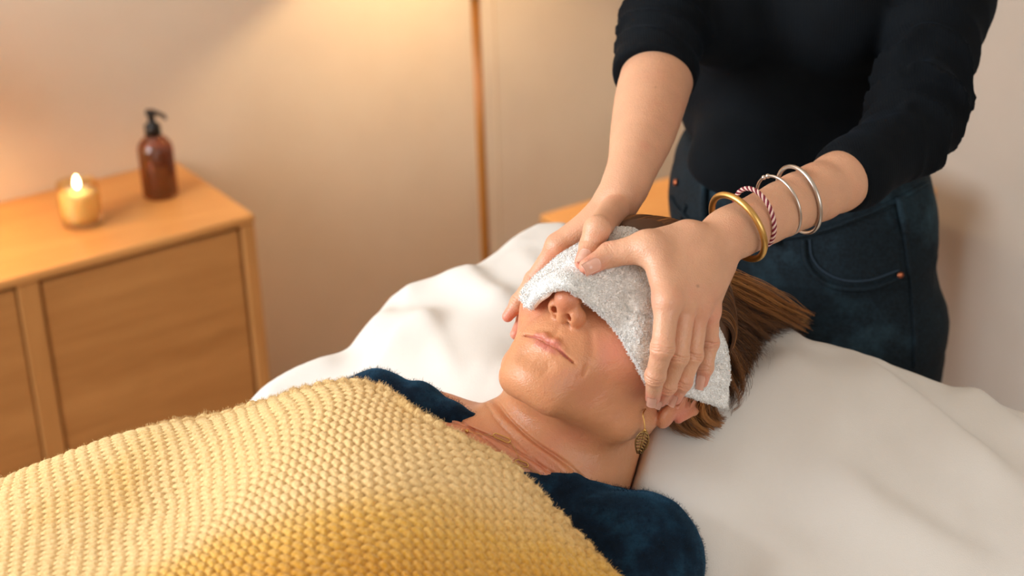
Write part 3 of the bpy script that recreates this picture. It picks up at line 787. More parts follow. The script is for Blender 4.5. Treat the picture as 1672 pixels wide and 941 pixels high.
ev2, ef2 = tufts(top[:, -8:], Tn2[:, -8:], 5000, .0018, .00030, 3)
Vt, Ftt = join([(np.concatenate([top.reshape(-1, 3), bot.reshape(-1, 3)]), np.concatenate([Ft, Fb, Fe])), (tv, tf), (ev, ef), (ev2, ef2)])
towel = mesh('face_towel', Vt, Ftt, M_terry, origin=tw[NUF//2, NVF//2])
tag(towel, 'folded white terry towel laid across the lying person\'s eyes and temple', 'towel')

# ------------------------------------------------------------------ robe
def wc(px, py, d): return Pc(px, py, d)
def f_robe(p):
    d = cone(p, wc(920, 900, 1.395), wc(1032, 915, 1.375), 5.0, 5.2)
    d = smin(d, cone(p, wc(1032, 915, 1.375), wc(1022, 1150, 1.29), 5.2, 6.0), 2.0)
    d = smin(d, cone(p, wc(920, 900, 1.395), wc(640, 860, 1.43), 5.0, 7.0), 3.0)
    d = smin(d, chain(p, [(wc(840, 806, 1.382), 1.9), (wc(920, 812, 1.392), 1.8), (wc(1000, 838, 1.415), 1.9), (wc(1050, 866, 1.420), 2.6)], 1.0), 1.6)
    r = chain(p, [(wc(560, 662, 1.44), 2.2), (wc(620, 652, 1.450), 2.5), (wc(680, 668, 1.440), 2.1), (wc(735, 684, 1.425), 1.25), (wc(780, 698, 1.425), .75), (wc(800, 708, 1.44), .5)], .8)
    r = smin(r, cone(p, wc(600, 700, 1.48), wc(560, 860, 1.42), 4.5, 6.0), 2.0)
    d = smin(d, r, .8)
    return d+.16*fbm(p*.45, 2, 5)+.10*np.sin(p@np.array([1.1, .5, .3])+vnoise(p*.3)*2)*.6
lo = np.min([wc(500, 600, 1.5), wc(1160, 1250, 1.25), wc(500, 1000, 1.35)], 0)-9; hi = np.max([wc(1160, 700, 1.5), wc(1160, 1000, 1.3), wc(560, 610, 1.5)], 0)+6
Vr, Fr = surface(f_robe, lo, hi, .35, 1)
x = NM('navy_fleece'); v = x.coord(); x.color(x.ramp(x.noise(38, 6, .7, v), [(.32, srgb(5, 12, 22)), (.5, srgb(10, 26, 42)), (.68, srgb(22, 52, 72))]))
x.set(Roughness=.95, Sheen_Weight=.7, Sheen_Roughness=.45, Sheen_Tint=srgb(50, 105, 140), Specular_IOR_Level=.15); M_fleece = x.m
e = .05
def normals(f, V):
    g = np.stack([f(V+np.eye(3)[k]*e)-f(V-np.eye(3)[k]*e) for k in range(3)], 1); return g/(np.linalg.norm(g, axis=1)[:, None]+1e-9)
Nr = normals(f_robe, Vr)
def fuzz(Vw, Nn, count, ln, rad, seed, lean=.7):
    r = np.random.RandomState(seed); k = r.randint(0, len(Vw), count); p = Vw[k]+r.randn(count, 3)*.0008; n = Nn[k]
    t = np.cross(n, r.randn(count, 3)); t /= np.linalg.norm(t, axis=1)[:, None]+1e-9; L = ln*(.4+1.2*r.rand(count)**2)[:, None]
    k4 = [p-n*L*.3, p+n*L*.5+t*L*lean*.3, p+n*L*.85+t*L*lean]
    return strands(np.stack(k4, 1), np.outer(np.full(count, rad), [1, .8, .35]))
fv, ff = fuzz(Vr/100, Nr, 60000, .0016, .00011, 7)
Vj, Fj = join([(Vr/100, Fr), (fv, ff)])
robe = mesh('robe', Vj, Fj, M_fleece, patient)

# ------------------------------------------------------------------ knitted blanket
sil = [(0, 792, .93), (100, 752, .94), (230, 706, .945), (330, 690, .94), (430, 664, .955), (500, 642, .97), (560, 632, .975)]
bz = sil+[(620, 637, .98), (700, 690, .985), (760, 722, .98), (830, 757, .965), (880, 810, .95), (935, 868, .925), (1000, 941, .90), (1050, 1000, .86),
          (300, 800, .955), (500, 780, .99), (650, 800, .99), (200, 900, .95), (500, 900, .985), (750, 880, .965), (650, 710, .995), (400, 720, .975), (900, 960, .925)]
bp = [PZ(*s) for s in bz]
for s in sil[:-1]:
    p = PZ(*s)
    for o_, h_ in ((.045, .035), (.09, .10)): bp.append(p+np.array([-.35*o_, .93*o_, -h_]))
for l_, a_, z_ in ((-.95, .35, .86), (-.6, .3, .95), (-.35, .5, .90), (-.28, .7, .86), (-.6, .55, .97), (-.24, .9, .83), (-.6, 0, .93), (-.95, 0, .85), (-.25, 0, .84)): bp.append(BD(l_, a_, z_))
blz = tps(np.array(bp))
eg = [(560, 634, .975), (620, 638, .98), (700, 690, .985), (760, 722, .98), (830, 757, .965), (880, 810, .95), (935, 868, .925), (1000, 941, .90), (1050, 1000, .86)]
E0 = np.array([PZ(*s) for s in eg]); el = E0@LX; ea = E0@AX
first = el[0]; el = np.r_[first-.26, first-.13, first-.05, el]; ea = np.r_[ea[0]-.10, ea[0]-.05, ea[0]-.012, ea]
ls = np.linspace(el[0], el[-1]+.02, 640); as_ = np.interp(ls, el, ea); kk = np.ones(25)/25; as_ = np.convolve(np.pad(as_, 12, 'edge'), kk, 'valid')
NVb = 640; vs_ = np.linspace(0, .62, NVb)
Lg, Vg = np.meshgrid(ls, vs_, indexing='ij'); Ag = as_[:, None]-Vg
BX = LX[0]*Lg+AX[0]*Ag; BY = LX[1]*Lg+AX[1]*Ag; BZ = np.clip(blz(BX, BY), .815, 1.02)
BZ = BZ+.0016*fbm(np.stack([BX, BY, BX*0], -1)*8, 3, 31)
B = np.stack([BX, BY, BZ], -1)
dU = np.gradient(B, axis=0); dV = np.gradient(B, axis=1)
arc = np.cumsum(np.linalg.norm(dU, axis=2), 0); arc = arc[:, :1]*.6+arc*.4      # cloth coordinates
row = (Vg+.004*fbm(np.stack([BX, BY, BX*0], -1)*6, 2, 8))/.0072
colm = arc/.0118+.25*vnoise(np.stack([BX*30, BY*30, BX*0], -1), 3)
def bumpf(c, r): 
    ri = np.floor(r); c2 = c+.5*(ri % 2); cx = (c2-np.floor(c2)-.5)*2; cy = (r-ri-.5)*2
    jit = vnoise(np.stack([np.floor(c2)*1.7, ri*2.3, ri*0], -1), 12)*.12
    return np.sqrt(np.clip(1-(np.abs(cx)**3.2)*.88-(np.abs(cy)**3.0)*.9, 0, 1))*(1+jit)
hgt = bumpf(colm, row)
BN = np.cross(dU, dV); BN /= np.linalg.norm(BN, axis=2)[..., None]; BN *= np.sign(BN[..., 2:3])
hem = np.clip(Vg/.010, 0, 1)
hem_r = .0035*np.exp(-((Vg-.007)/.006)**2)*(1+.5*vnoise(np.stack([arc*160, Vg*260, arc*0], -1), 2))
edge_drop = -.012*(1-np.clip(Vg/.007, 0, 1))**2
Bt = B+BN*((.0037*hgt)+hem_r+.0004*vnoise(np.stack([BX, BY, BZ], -1)*700, 3)+edge_drop)[..., None]
Bb = B-BN*.006
nb2 = Bt.shape[0]*Bt.shape[1]; Fg = grid_faces(*Bt.shape[:2], flip=True)
h_u, h_v = Bt.shape[:2]
bd = np.r_[np.arange(h_v), np.arange(1, h_u)*h_v+h_v-1, (h_u-1)*h_v+np.arange(h_v-2, -1, -1), np.arange(h_u-2, 0, -1)*h_v]; b2 = np.roll(bd, -1)
sub = 4
Vbl = np.concatenate([Bt.reshape(-1, 3), Bb.reshape(-1, 3)]); Fbl = np.concatenate([Fg, Fg[:, ::-1]+nb2, np.stack([b2, bd, bd+nb2, b2+nb2], 1)])
tintb = np.zeros((len(Vbl), 4)); tintb[:nb2, 0] = hgt.ravel(); tintb[:, 3] = 1
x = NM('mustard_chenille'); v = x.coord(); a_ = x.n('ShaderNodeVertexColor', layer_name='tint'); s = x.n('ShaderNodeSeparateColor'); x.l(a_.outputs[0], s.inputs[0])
hue_mix = x.n('ShaderNodeMath', operation='ADD'); x.l(s.outputs[1], hue_mix.inputs[0]); nn_ = x.n('ShaderNodeMath', operation='MULTIPLY_ADD'); nn_.inputs[1].default_value = .5; nn_.inputs[2].default_value = -.25; x.l(x.noise(9, 4, .6, v), nn_.inputs[0]); x.l(nn_.outputs[0], hue_mix.inputs[1])
c = x.ramp(hue_mix.outputs[0], [(.02, srgb(226, 195, 142)), (.26, srgb(214, 166, 74)), (.5, srgb(196, 132, 2))])
c = x.mix(.22, c, x.ramp(x.noise(500, 3, .6, v), [(.35, srgb(206, 150, 50)), (.65, srgb(252, 228, 172))]))
x.color(c); x.set(Roughness=.95, Sheen_Weight=.6, Sheen_Roughness=.4, Sheen_Tint=srgb(255, 236, 190), Specular_IOR_Level=.1)
x.bump(x.noise(900, 3, .6, v), .5, .0015); M_knit = x.m
fz, ffz = fuzz(Bt[::2, ::2].reshape(-1, 3), BN[::2, ::2].reshape(-1, 3), 60000, .0012, .00012, 9)
hz, hfz = fuzz(Bt[:, :18].reshape(-1, 3), (BN[:, :18]*.9+(AX*.5)).reshape(-1, 3), 14000, .0016, .00013, 10)
VJ, FJ = join([(Vbl, Fbl), (fz, ffz), (hz, hfz)]); col = np.zeros((len(VJ), 4)); col[:, 3] = 1; col[:, 1] = np.clip((VJ@LX+.72)*3.6-(VJ@AX-.78)*3.2, 0, 1)   # cream turning to mustard across the blanket
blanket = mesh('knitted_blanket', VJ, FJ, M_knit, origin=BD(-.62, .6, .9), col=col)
tag(blanket, 'mustard yellow chunky knitted blanket spread over the lying person\'s chest', 'blanket')
# ------------------------------------------------------------------ the sheet, pressed down by what lies on it
gp = np.stack([gx, gy, gz], -1).reshape(-1, 3)
c_ = H2W((0, -6, -2)); near = np.linalg.norm(gp[:, :2]-c_[:2], axis=1) < .38; idn = np.where(near)[0]
for _ in range(24):
    q = gp[idn]; v = np.minimum(smin(f_head(W2H(q)), f_neck(W2H(q)), 1.3), f_robe(q*100)+.1); ins = v < .05
    if not ins.any(): break
    gp[idn[ins], 2] -= np.clip(-v[ins]+.1, .1, .6)/100; idn = idn[ins]
gz = gp[:, 2].reshape(gz.shape)
for _ in range(3):
    c = gz.copy(); c[1:-1, 1:-1] = (gz[:-2, 1:-1]+gz[2:, 1:-1]+gz[1:-1, :-2]+gz[1:-1, 2:])/4; gz = np.where(gd < -.04, np.minimum(c, gz+.0005), gz)
Vs = np.stack([gx, gy, gz], -1).reshape(-1, 3); Fs_ = grid_faces(nx, ny)
keep = (gd.ravel()[Fs_] < .055).all(1); Fs_ = Fs_[keep]
used = np.unique(Fs_); rm = np.full(len(Vs), -1); rm[used] = np.arange(len(used))
sheet = mesh('bed_sheet', Vs[used], rm[Fs_], M_sheet)
tag(sheet, 'rumpled white cotton sheet covering the pillow and massage table', 'bed sheet')
# ------------------------------------------------------------------ the standing person: hands and forearms
def dep(px, py, off): return march(f_top, px, py, off=off)
HLd = {}
def hp(px, py, off=None, d=None): return Pc(px, py, dep(px, py, off) if d is None else d)
# left hand (right in the photo)
Wl = hp(1180, 386, d=1.392)
Li = [(hp(1090, 492, 3.5), .98), (hp(1082, 568, 3.0), .88), (hp(1070, 614, 2.0), .76), (hp(1066, 650, 1.35), .60)]
Lm = [(hp(1118, 494, 3.2), .94), (hp(1107, 582, 2.3), .82), (hp(1090, 630, 1.3), .70), (hp(1078, 654, .80), .57)]
Lr = [(hp(1140, 500, 2.7), .88), (hp(1131, 580, 1.9), .78), (hp(1115, 624, 1.3), .70), (hp(1102, 650, 1.1), .58)]
Lp = [(hp(1159, 508, 2.0), .80), (hp(1160, 560, 1.6), .66), (hp(1152, 600, 1.3), .60), (hp(1146, 624, 1.05), .51)]
Lt = [(hp(1120, 392, d=1.372), 1.5), (hp(1056, 404, 2.6), 1.32), (hp(996, 416, 1.75), .95), (hp(960, 436, 1.35), .72)]
El = Pc(1488, 214, 1.595)
def f_hand(p, W, fings, th, webs, Wr, wk=.07):
    W = np.asarray(W); d = None
    for c in fings:
        a = W+(c[0][0]-W)*.18; r = cone(p, a, c[0][0], Wr*.62, c[0][1]*.95)
        d = r if d is None else smin(d, r, 1.1)
    for c in fings[:-1]: pass
    for c in fings: 
        r = chain(p, c, .35); 
        for (j, rj) in c[1:3]: r = smin(r, ell(p, j, (rj*1.04,)*3), .25)
        # blend each finger into the hand near its knuckle, but keep it separate from its neighbours
        t = np.linalg.norm(p-c[0][0], axis=1); k = np.clip(.9-(t-.7)*.8, wk, .9)
        d = smin(d, r, k)
    d = smin(d, chain(p, th, .5), np.clip(1.3-np.linalg.norm(p-th[1][0], axis=1)*.35, .2, 1.0))
    for a, b, ra, rb in webs: d = smin(d, cone(p, a, b, ra, rb), .9)
    return d
tview = CAM*100
def wrinkle(p, j, nrm_dir, axis, amp=.05, n=3, sp=.20, w=.075):
    """transverse skin folds on the back of a joint"""
    rel = p-j; t = rel@axis; r = np.linalg.norm(rel, axis=1); m_ = sstep(1.25, .7, r)*sstep(0, .5, rel@nrm_dir)
    o = 0
    for k in range(n): o = o+np.exp(-((t-(k-(n-1)/2)*sp+.04*np.sin(rel@np.cross(axis, nrm_dir)*5+k))/w)**2)
    return o*m_*amp
def details(p, fings, th):
    o = 0
    for c in list(fings)+[th]:
        for q in (1, 2) if c is not th else (2,):
            j = c[q][0]; ax_ = c[q+1][0]-c[q-1][0]; ax_ = ax_/np.linalg.norm(ax_)
            vd = tview-j; vd -= ax_*(vd@ax_); vd /= np.linalg.norm(vd)
            o = o+wrinkle(p, j, vd, ax_, .15 if q == 1 or c is th else .10)
    return o
def nail_frame(c, tilt=0.0, side=0.0):
    tip, rt = c[-1]; j = c[-2][0]; ax_ = tip-j; ax_ = ax_/np.linalg.norm(ax_)
    vd = tview-tip; vd -= ax_*(vd@ax_); vd /= np.linalg.norm(vd); sd = np.cross(ax_, vd); vd = vd*math.cos(side)+sd*math.sin(side); sd = np.cross(ax_, vd)
    return tip, rt, ax_, vd, sd
def nail(c, f, side=0.0, wid=.80, ln=1.15, back=.55, tipo=.35):
    """a curved nail plate laid on the finger's back"""
    tip, rt, a, v_, s = nail_frame(c, side=side); n, m_ = 15, 17; V = []
    for i in range(n):
        u = i/(n-1); l_ = -back+u*(ln); 
        ww = wid*rt*math.sqrt(max(.04, 1-(max(0, u-.72)/.30)**2))*math.sqrt(max(.1, 1-(max(0, .2-u)/.24)**2))
        for j in range(m_):
            w = (j/(m_-1)*2-1)*ww
            V.append(tip+a*l_+s*w+v_*3)
    V = np.array(V); L = V.reshape(n, m_, 3)
    # drop on to the finger surface
    t = np.full(len(V), 0.0); q = V.copy()
    ts = np.linspace(3-1.9*rt, 3.1, 46); hit = np.full(len(V), np.nan)
    prev = f(V-v_*ts[0])
    for t0, t1 in zip(ts[:-1], ts[1:]):
        cur = f(V-v_*t1); h_ = (cur < 0) & np.isnan(hit); hit[h_] = t0+(t1-t0)*prev[h_]/(prev[h_]-cur[h_]+1e-9); prev = cur
    hit = np.where(np.isnan(hit), 3-.45*rt, hit); hit = np.clip(hit, 3-1.12*rt, 3-.35*rt)
    q = V-v_*hit[:, None]
    qa = q.reshape(n, m_, 3)
    u = np.linspace(0, 1, n)[:, None]
    lift = .010+.02*u**3
    # free edge carries on along the finger axis
    for i in range(n):
        if u[i, 0] > .62:
            base = qa[int(n*.6)]; prev = qa[i]; ext = base+a*(u[i, 0]-int(n*.6)/(n-1))*ln-v_*.10*(u[i, 0]-.6)**1.5*2
            k = sstep(.62, .8, u[i, 0]); qa[i] = prev*(1-k)+ext*k
    top = qa+v_*lift[..., None]; bot = qa-v_*.03; nn = n*m_
    F1_ = grid_faces(n, m_); bd = np.r_[np.arange(m_), np.arange(1, n)*m_+m_-1, (n-1)*m_+np.arange(m_-2, -1, -1), np.arange(n-2, 0, -1)*m_]; b2 = np.roll(bd, -1)
    Fc = np.concatenate([F1_, F1_[:, ::-1]+nn, np.stack([b2, bd, bd+nn, b2+nn], 1)])
    return np.concatenate([top.reshape(-1, 3), bot.reshape(-1, 3)]), Fc
Lf = [Li, Lm, Lr, Lp]
Lweb = [(hp(1072, 415, 2.9), Li[0][0], 1.2, 1.0), (Pc(1128, 398, 1.372), hp(1098, 458, 2.9), 1.7, 1.2), (Pc(1150, 400, 1.378), hp(1135, 470, 2.9), 1.6, 1.2), (Wl*.6+Lp[0][0]*.4, Lr[0][0], 1.2, .9)]
LF1 = Pc(1290, 335, 1.455); LF2 = Pc(1390, 285, 1.52)
def tend(p, W, fings):           # tendons on the back of the hand
    o = 0
    for c in fings:
        a = W+(c[0][0]-W)*.35; b = c[0][0]; o = o+.13*np.exp(-(np.maximum(cone(p, a+(tview-a)/np.linalg.norm(tview-a)*1.0, b+(tview-b)/np.linalg.norm(tview-b)*1.0, .05, .1), 0)/.35)**2)
    return o
def scurve(pts, n=14):
    a = spline(np.array([list(q)+[r] for q, r in pts]), n); return [(q[:3], q[3]) for q in a]
ARM_L = scurve([(Wl, 1.95), (Pc(1215, 372, 1.41), 2.0), (LF1, 2.25), (LF2, 2.6), (El, 3.1)])
def f_left(p):
    d = f_hand(p, Wl, Lf, Lt, Lweb, 2.1)
    arm = chain(p, ARM_L, .8)
    return smin(d, arm, .9)+details(p, Lf, Lt)-tend(p, Wl, Lf)+.006*vnoise(p*3, 3)
# right hand (left in the photo)
Wr_ = Pc(1013, 322, 1.475)
Rt = [(Pc(1002, 345, 1.452), 1.30), (hp(975, 374, d=dep(975, 390, 2.1)), 1.02), (hp(965, 402, 1.75), .88), (hp(952, 428, 1.35), .68)]
Ri = [(Pc(912, 402, 1.470), .98), (Pc(872, 458, 1.487), .80), (Pc(847, 494, 1.492), .70), (Pc(829, 517, 1.492), .50)]
Rm = [(Pc(924, 408, 1.492), .95), (Pc(884, 474, 1.512), .80), (Pc(857, 520, 1.500), .66), (Pc(842, 546, 1.492), .50)]
Rr = [(Pc(938, 412, 1.510), .92), (Pc(900, 470, 1.545), .78), (Pc(884, 515, 1.552), .68), (Pc(876, 540, 1.545), .55)]
Rp = [(Pc(954, 412, 1.525), .84), (Pc(922, 462, 1.57), .68), (Pc(908, 498, 1.578), .60), (Pc(902, 520, 1.575), .50)]
Rf = [Ri, Rm, Rr, Rp]
Rweb = [(Pc(985, 362, 1.465), Ri[0][0], 1.15, .9), (Pc(1000, 352, 1.475), Rm[0][0], 1.4, .9)]
Er = Pc(1084, 92, 1.66)
ARM_R = scurve([(Wr_, 1.80), (Pc(1032, 275, 1.50), 1.98), (Pc(1050, 215, 1.55), 2.75), (Pc(1066, 150, 1.605), 3.2), (Er, 3.3)])
def f_right(p):
    d = f_hand(p, Wr_, Rf, Rt, Rweb, 2.0)
    arm = chain(p, ARM_R, .8)
    return smin(d, arm, .9)+details(p, [Ri], Rt)-.6*tend(p, Wr_, [Ri])+.006*vnoise(p*3, 3)
def bbox(pts, pad): q = np.array(pts); return q.min(0)-pad, q.max(0)+pad
lo, hi = bbox([c[0] for f_ in Lf+[Lt] for c in f_]+[Wl, LF1, El], 3.0)
VL, FL = surface(f_left, lo, hi, .085)
lo, hi = bbox([c[0] for f_ in Rf+[Rt] for c in f_]+[Wr_, Er], 3.4)
VR, FR = surface(f_right, lo, hi, .10)
def handtint(V, fs, W):
    c = np.zeros((len(V), 4)); c[:, 3] = 1; r = 0
    for f_ in fs:
        r = np.maximum(r, .75*np.exp(-(np.linalg.norm(V-f_[-1][0], axis=1)/1.3)**2))
        for j, _ in f_[1:3]: r = np.maximum(r, .45*np.exp(-(np.linalg.norm(V-j, axis=1)/.8)**2))
        r = np.maximum(r, .35*np.exp(-(np.linalg.norm(V-f_[0][0], axis=1)/1.4)**2))
    c[:, 1] = np.clip(r+.15*fbm(V*.5, 3, 4), 0, 1); c[:, 2] = sstep(.94, .98, vnoise(V*1.1, 77))*.6
    return c

# torso -----------------------------------------------------------------
SQ = np.array([1.40, 1, 1]); RT = np.stack([LX, AX, Z3], 1)
def tor(p, pts, k=3.0):
    q = (p@RT)/SQ; return chain(q, [((np.asarray(a)@RT)/SQ, r) for a, r in pts], k)
hipc = Pc(1308, 400, 1.885); waist = Pc(1305, 255, 1.86); ribs = Pc(1288, 90, 1.80); chestT = Pc(1285, -130, 1.74); neckT = Pc(1290, -330, 1.69)
shLt = Pc(1560, -215, 1.70); shRt = Pc(1085, -260, 1.78)
elbL, elbR = El, Er
def f_torso(p):
    d = tor(p, [(hipc-Z3*4, 10.0), (waist, 8.6), (ribs, 9.2), (chestT, 9.6)])
    d = smin(d, ell(p, Pc(1185, 22, 1.715), (6.2, 5.6, 5.6)), 2.5); d = smin(d, ell(p, Pc(1375, 25, 1.68), (6.2, 5.6, 5.6)), 2.5)
    d = smin(d, cone(p, shLt, shRt, 5.6, 5.6), 4.0)
    return d
def f_arms(p):
    a = chain(p, [(shLt, 5.6), (Pc(1535, 0, 1.66), 5.0), (Pc(1500, 172, 1.605), 4.0), (Pc(1482, 222, 1.585), 3.7), (Pc(1395, 282, 1.525), 3.05), (Pc(1372, 293, 1.512), 2.92)], 1.5)
    b = chain(p, [(shRt, 5.2), (Pc(1096, -30, 1.70), 4.3), (Pc(1083, 40, 1.675), 3.95), (Pc(1071, 110, 1.632), 3.75), (Pc(1068, 125, 1.622), 3.7)], 1.5)
    return a, b
def f_cloth(p):
    a, b = f_arms(p)
    # folds pushed up at the elbows
    ua = (p-Pc(1522, 170, 1.605))@((Pc(1395, 282, 1.525)-Pc(1535, 0, 1.66))/np.linalg.norm(Pc(1395, 282, 1.525)-Pc(1535, 0, 1.66)))
    wa_ = np.exp(-(ua/6.0)**2); n = vnoise(p*.25, 5)
    ph_ = ua*1.15+n*1.3+(p@np.array([.20, .05, .30])); a = a-wa_*(.75*(1-np.abs(np.sin(ph_)))**1.3*1.6-.35+.10*np.sin(ua*3.1+n*3))
    ub = (p-Pc(1071, 112, 1.635))@((Pc(1096, -30, 1.70)-Pc(1071, 112, 1.635))/np.linalg.norm(Pc(1096, -30, 1.70)-Pc(1071, 112, 1.635)))
    wb_ = sstep(-.5, 1.2, ub)*sstep(12, 4, ub)
    b = b-wb_*(.62*(1-np.abs(np.sin(ub*1.1+n*1.2+.15*(p[:, 0]))))-.22)
    for u_, v_, r0, r1 in ((Pc(1556, 160, 1.60), Pc(1478, 176, 1.552), 1.7, .5), (Pc(1545, 203, 1.59), Pc(1462, 198, 1.54), 1.55, .45), (Pc(1512, 258, 1.575), Pc(1435, 222, 1.528), 1.5, .4), (Pc(1575, 95, 1.62), Pc(1520, 120, 1.58), .9, .3)):
        a = smin(a, cone(p, u_, v_, r0, r1), .55)
    for u_, v_ in ((Pc(1036, 52, 1.66), Pc(1092, 48, 1.632)), (Pc(1031, 72, 1.655), Pc(1088, 72, 1.625)), (Pc(1027, 93, 1.648), Pc(1095, 96, 1.615))):
        b = smin(b, cone(p, u_, v_, 1.0, .5), .4)
    t = f_torso(p)-.10*np.sin(p@np.array([.25, .2, 1.1])+2.2*vnoise(p*.12, 6))*1.0
    t = smin(t, ell(p, Pc(1240, 262, 1.79), (7.5, 5.5, 6.0)), 3.0); d = smin(t, smin(a, b, .6), 1.2)
    # open ends: cut the sleeves square at the cuffs
    ca = (p-Pc(1372, 293, 1.512))@((Pc(1372, 293, 1.512)-Pc(1440, 258, 1.555))/np.linalg.norm(Pc(1372, 293, 1.512)-Pc(1440, 258, 1.555)))
    near = np.linalg.norm(p-Pc(1372, 293, 1.512), axis=1)
    d = np.where(near < 7, smax(d, ca-.15, .25), d)
    cb_ax = Pc(1068, 125, 1.622)-Pc(1080, 60, 1.66); cb_ax /= np.linalg.norm(cb_ax)
    cb = (p-Pc(1068, 125, 1.622))@cb_ax; near = np.linalg.norm(p-Pc(1068, 125, 1.622), axis=1)
    d = np.where(near < 6.5, smax(d, cb-.15, .25), d)
    return d
beltz = Pc(1250, 318, 1.80)
AXIS_T = (ribs-hipc)/np.linalg.norm(ribs-hipc)
f_shirt_raw = f_cloth
def f_shirt(p):
    d = f_shirt_raw(p); h = (p-Pc(1225, 322, 1.78))@(AXIS_T+.42*LX)
    return smax(d, -h, .6)
lo, hi = bbox([shLt, shRt, waist, hipc, elbL, elbR, Pc(1372, 293, 1.51), neckT], 7.0); hi = hi+np.array([4, 8, 0]); lo = lo-np.array([2, 6, 0])
VS, FS = surface(f_shirt, lo, hi, .38, 1)
# trousers
kneeL = Pc(1430, 640, 1.97); kneeL[2] = 52; kneeR = kneeL-LX*22+AX*3; 
def f_jeans(p):
    d = tor(p, [(waist+Z3*3.0, 8.3), (waist-Z3*1.0, 8.9), (Pc(1306, 330, 1.87), 9.9), (hipc, 10.6)], 3.0)
    for s, kn in ((8.2, kneeL), (-8.2, kneeR)):
        hj = hipc+LX*s-Z3*8; ft = kn+AX*3; ft = np.array([ft[0], ft[1], 6.0])
        d = smin(d, chain(p, [(hj, 8.6), (kn, 6.2), (ft, 6.0)], 2), 2.0)
    h = (p-(waist+Z3*3.0))@AXIS_T
    d = smax(d, h, .5)
    return d+.10*fbm(p*.35, 3, 9)-.12*np.exp(-((p@AXIS_T-hipc@AXIS_T-2)/2.5)**2)*np.sin(p@LX*.9+p[:, 2]*.5)
lo, hi = bbox([waist, hipc, kneeL, kneeR, np.array([kneeL[0], kneeL[1]+3, 4])], 17); hi[2] = waist[2]+7; lo[2] = 4
VJn, FJn = surface(f_jeans, lo, hi, .5, 1)
# ---- assemble: body (one mesh) > shirt, jeans
def f_core(p):   # the body inside the clothes, with neck and head outline above the frame
    d = tor(p, [(waist-Z3*5, 6.6), (waist, 7.2), (ribs, 7.8), (chestT, 8.0)])
    d = smin(d, cone(p, shLt, shRt, 4.2, 4.2), 4.0)
    a = chain(p, [(shLt, 4.2), (Pc(1530, 0, 1.66), 3.6), (El, 2.9)], 1.5); b = chain(p, [(shRt, 4.0), (Pc(1096, -30, 1.70), 3.2), (Er, 3.0)], 1.5)
    d = smin(d, smin(a, b, .5), 1.5)
    return smin(d, cone(p, chestT, neckT, 6, 5.0), 2.5)
head_c = neckT+np.array([-1.5, -6.0, 12.0])
fx, fy, fz_ = LX*-1, -AX, Z3                       # her left is -LX, she faces the table
tl_ = math.radians(35); hz_ = -fy*0
HB = np.stack([LX*1.0, Z3*math.cos(tl_)-AX*math.sin(tl_), -AX*math.cos(tl_)-Z3*math.sin(tl_)], 1)
def f_corehead(p):
    q = (p-head_c)@HB; return smin(f_core(p), smin(f_head(q), f_ear(q), .3), 1.0)
f_core2 = lambda p: smin(f_corehead(p), cone(p, neckT, head_c-np.array([0, -3, 4.]), 5.2, 5.2), 1.2)
lo, hi = bbox([shLt, shRt, hipc, El, Er, head_c], 14)
VC, FC = surface(f_core2, lo, hi, .6, 1)
VB, FB = join([(VL/100, FL), (VR/100, FR), (VC/100, FC)])
tint = np.concatenate([handtint(VL, Lf+[Lt], Wl), handtint(VR, Rf+[Rt], Wr_), np.tile([0, .2, 0, 1], (len(VC), 1))])
M_skinB = skin_mat('standing_person_skin', srgb(214, 164, 132), srgb(220, 134, 116), srgb(190, 104, 96))
fl_org = np.array([kneeL[0]-11*LX[0], kneeL[1], 0])/100; fl_org[2] = 0
ther = mesh('person', VB, FB, M_skinB, origin=fl_org, col=tint)
tag(ther, 'person standing behind the pillow in a black long-sleeved top and dark jeans, hands on the towel', 'person')
ther['label'] = 'standing person in black top and dark jeans pressing the towel with both hands'
M_nail = NM('fingernail').set(Base_Color=srgb(226, 176, 156), Roughness=.22, Subsurface_Weight=.2, Subsurface_Radius=(.004, .002, .001), Coat_Weight=.4).m
for c, f_, sd_ in ((Li, f_left, .15), (Lm, f_left, .2), (Lr, f_left, .25), (Lp, f_left, .2), (Lt, f_left, -.25), (Rt, f_right, .35)):
    nv, nf = nail(c, f_, side=sd_, wid=.74 if (c is Lt or c is Rt) else .68, ln=1.55 if (c is Lt or c is Rt) else 1.3, back=.75 if (c is Lt or c is Rt) else .72)
    o = mesh('fingernail', nv/100, nf, M_nail, ther)
x = NM('black_jersey'); v = x.coord(); x.color(x.ramp(x.noise(25, 3, .5, v), [(.3, srgb(3, 6, 10)), (.7, srgb(5, 11, 17))]))
x.set(Roughness=.85, Sheen_Weight=.05, Sheen_Tint=srgb(60, 110, 150), Specular_IOR_Level=.15)
wv = x.n('ShaderNodeTexWave'); wv.inputs['Scale'].default_value = 130; wv.bands_direction = 'X'; x.l(v, wv.inputs['Vector']); x.bump(wv.outputs[0], .25, .0006); M_jersey = x.m
shirt = mesh('long_sleeved_top', VS/100, FS, M_jersey, ther)
x = NM('dark_denim'); v = x.coord(); c = x.ramp(x.noise(6, 7, .7, v), [(.35, srgb(10, 15, 19)), (.58, srgb(16, 28, 35)), (.78, srgb(56, 86, 99))])
c = x.mix(.35, c, x.ramp(x.noise(420, 2, .5, v), [(.4, srgb(8, 12, 16)), (.62, srgb(32, 48, 58))]))
x.color(c); x.set(Roughness=.85, Specular_IOR_Level=.2); x.bump(x.noise(420, 2, .5, v), .4, .0006); M_denim = x.m
jeans = mesh('jeans', VJn/100, FJn, M_denim, ther)
M_thread = plain('denim_thread', srgb(40, 58, 74), .8)
M_copper = plain('copper_rivet', srgb(176, 104, 74), .35, 1.0)
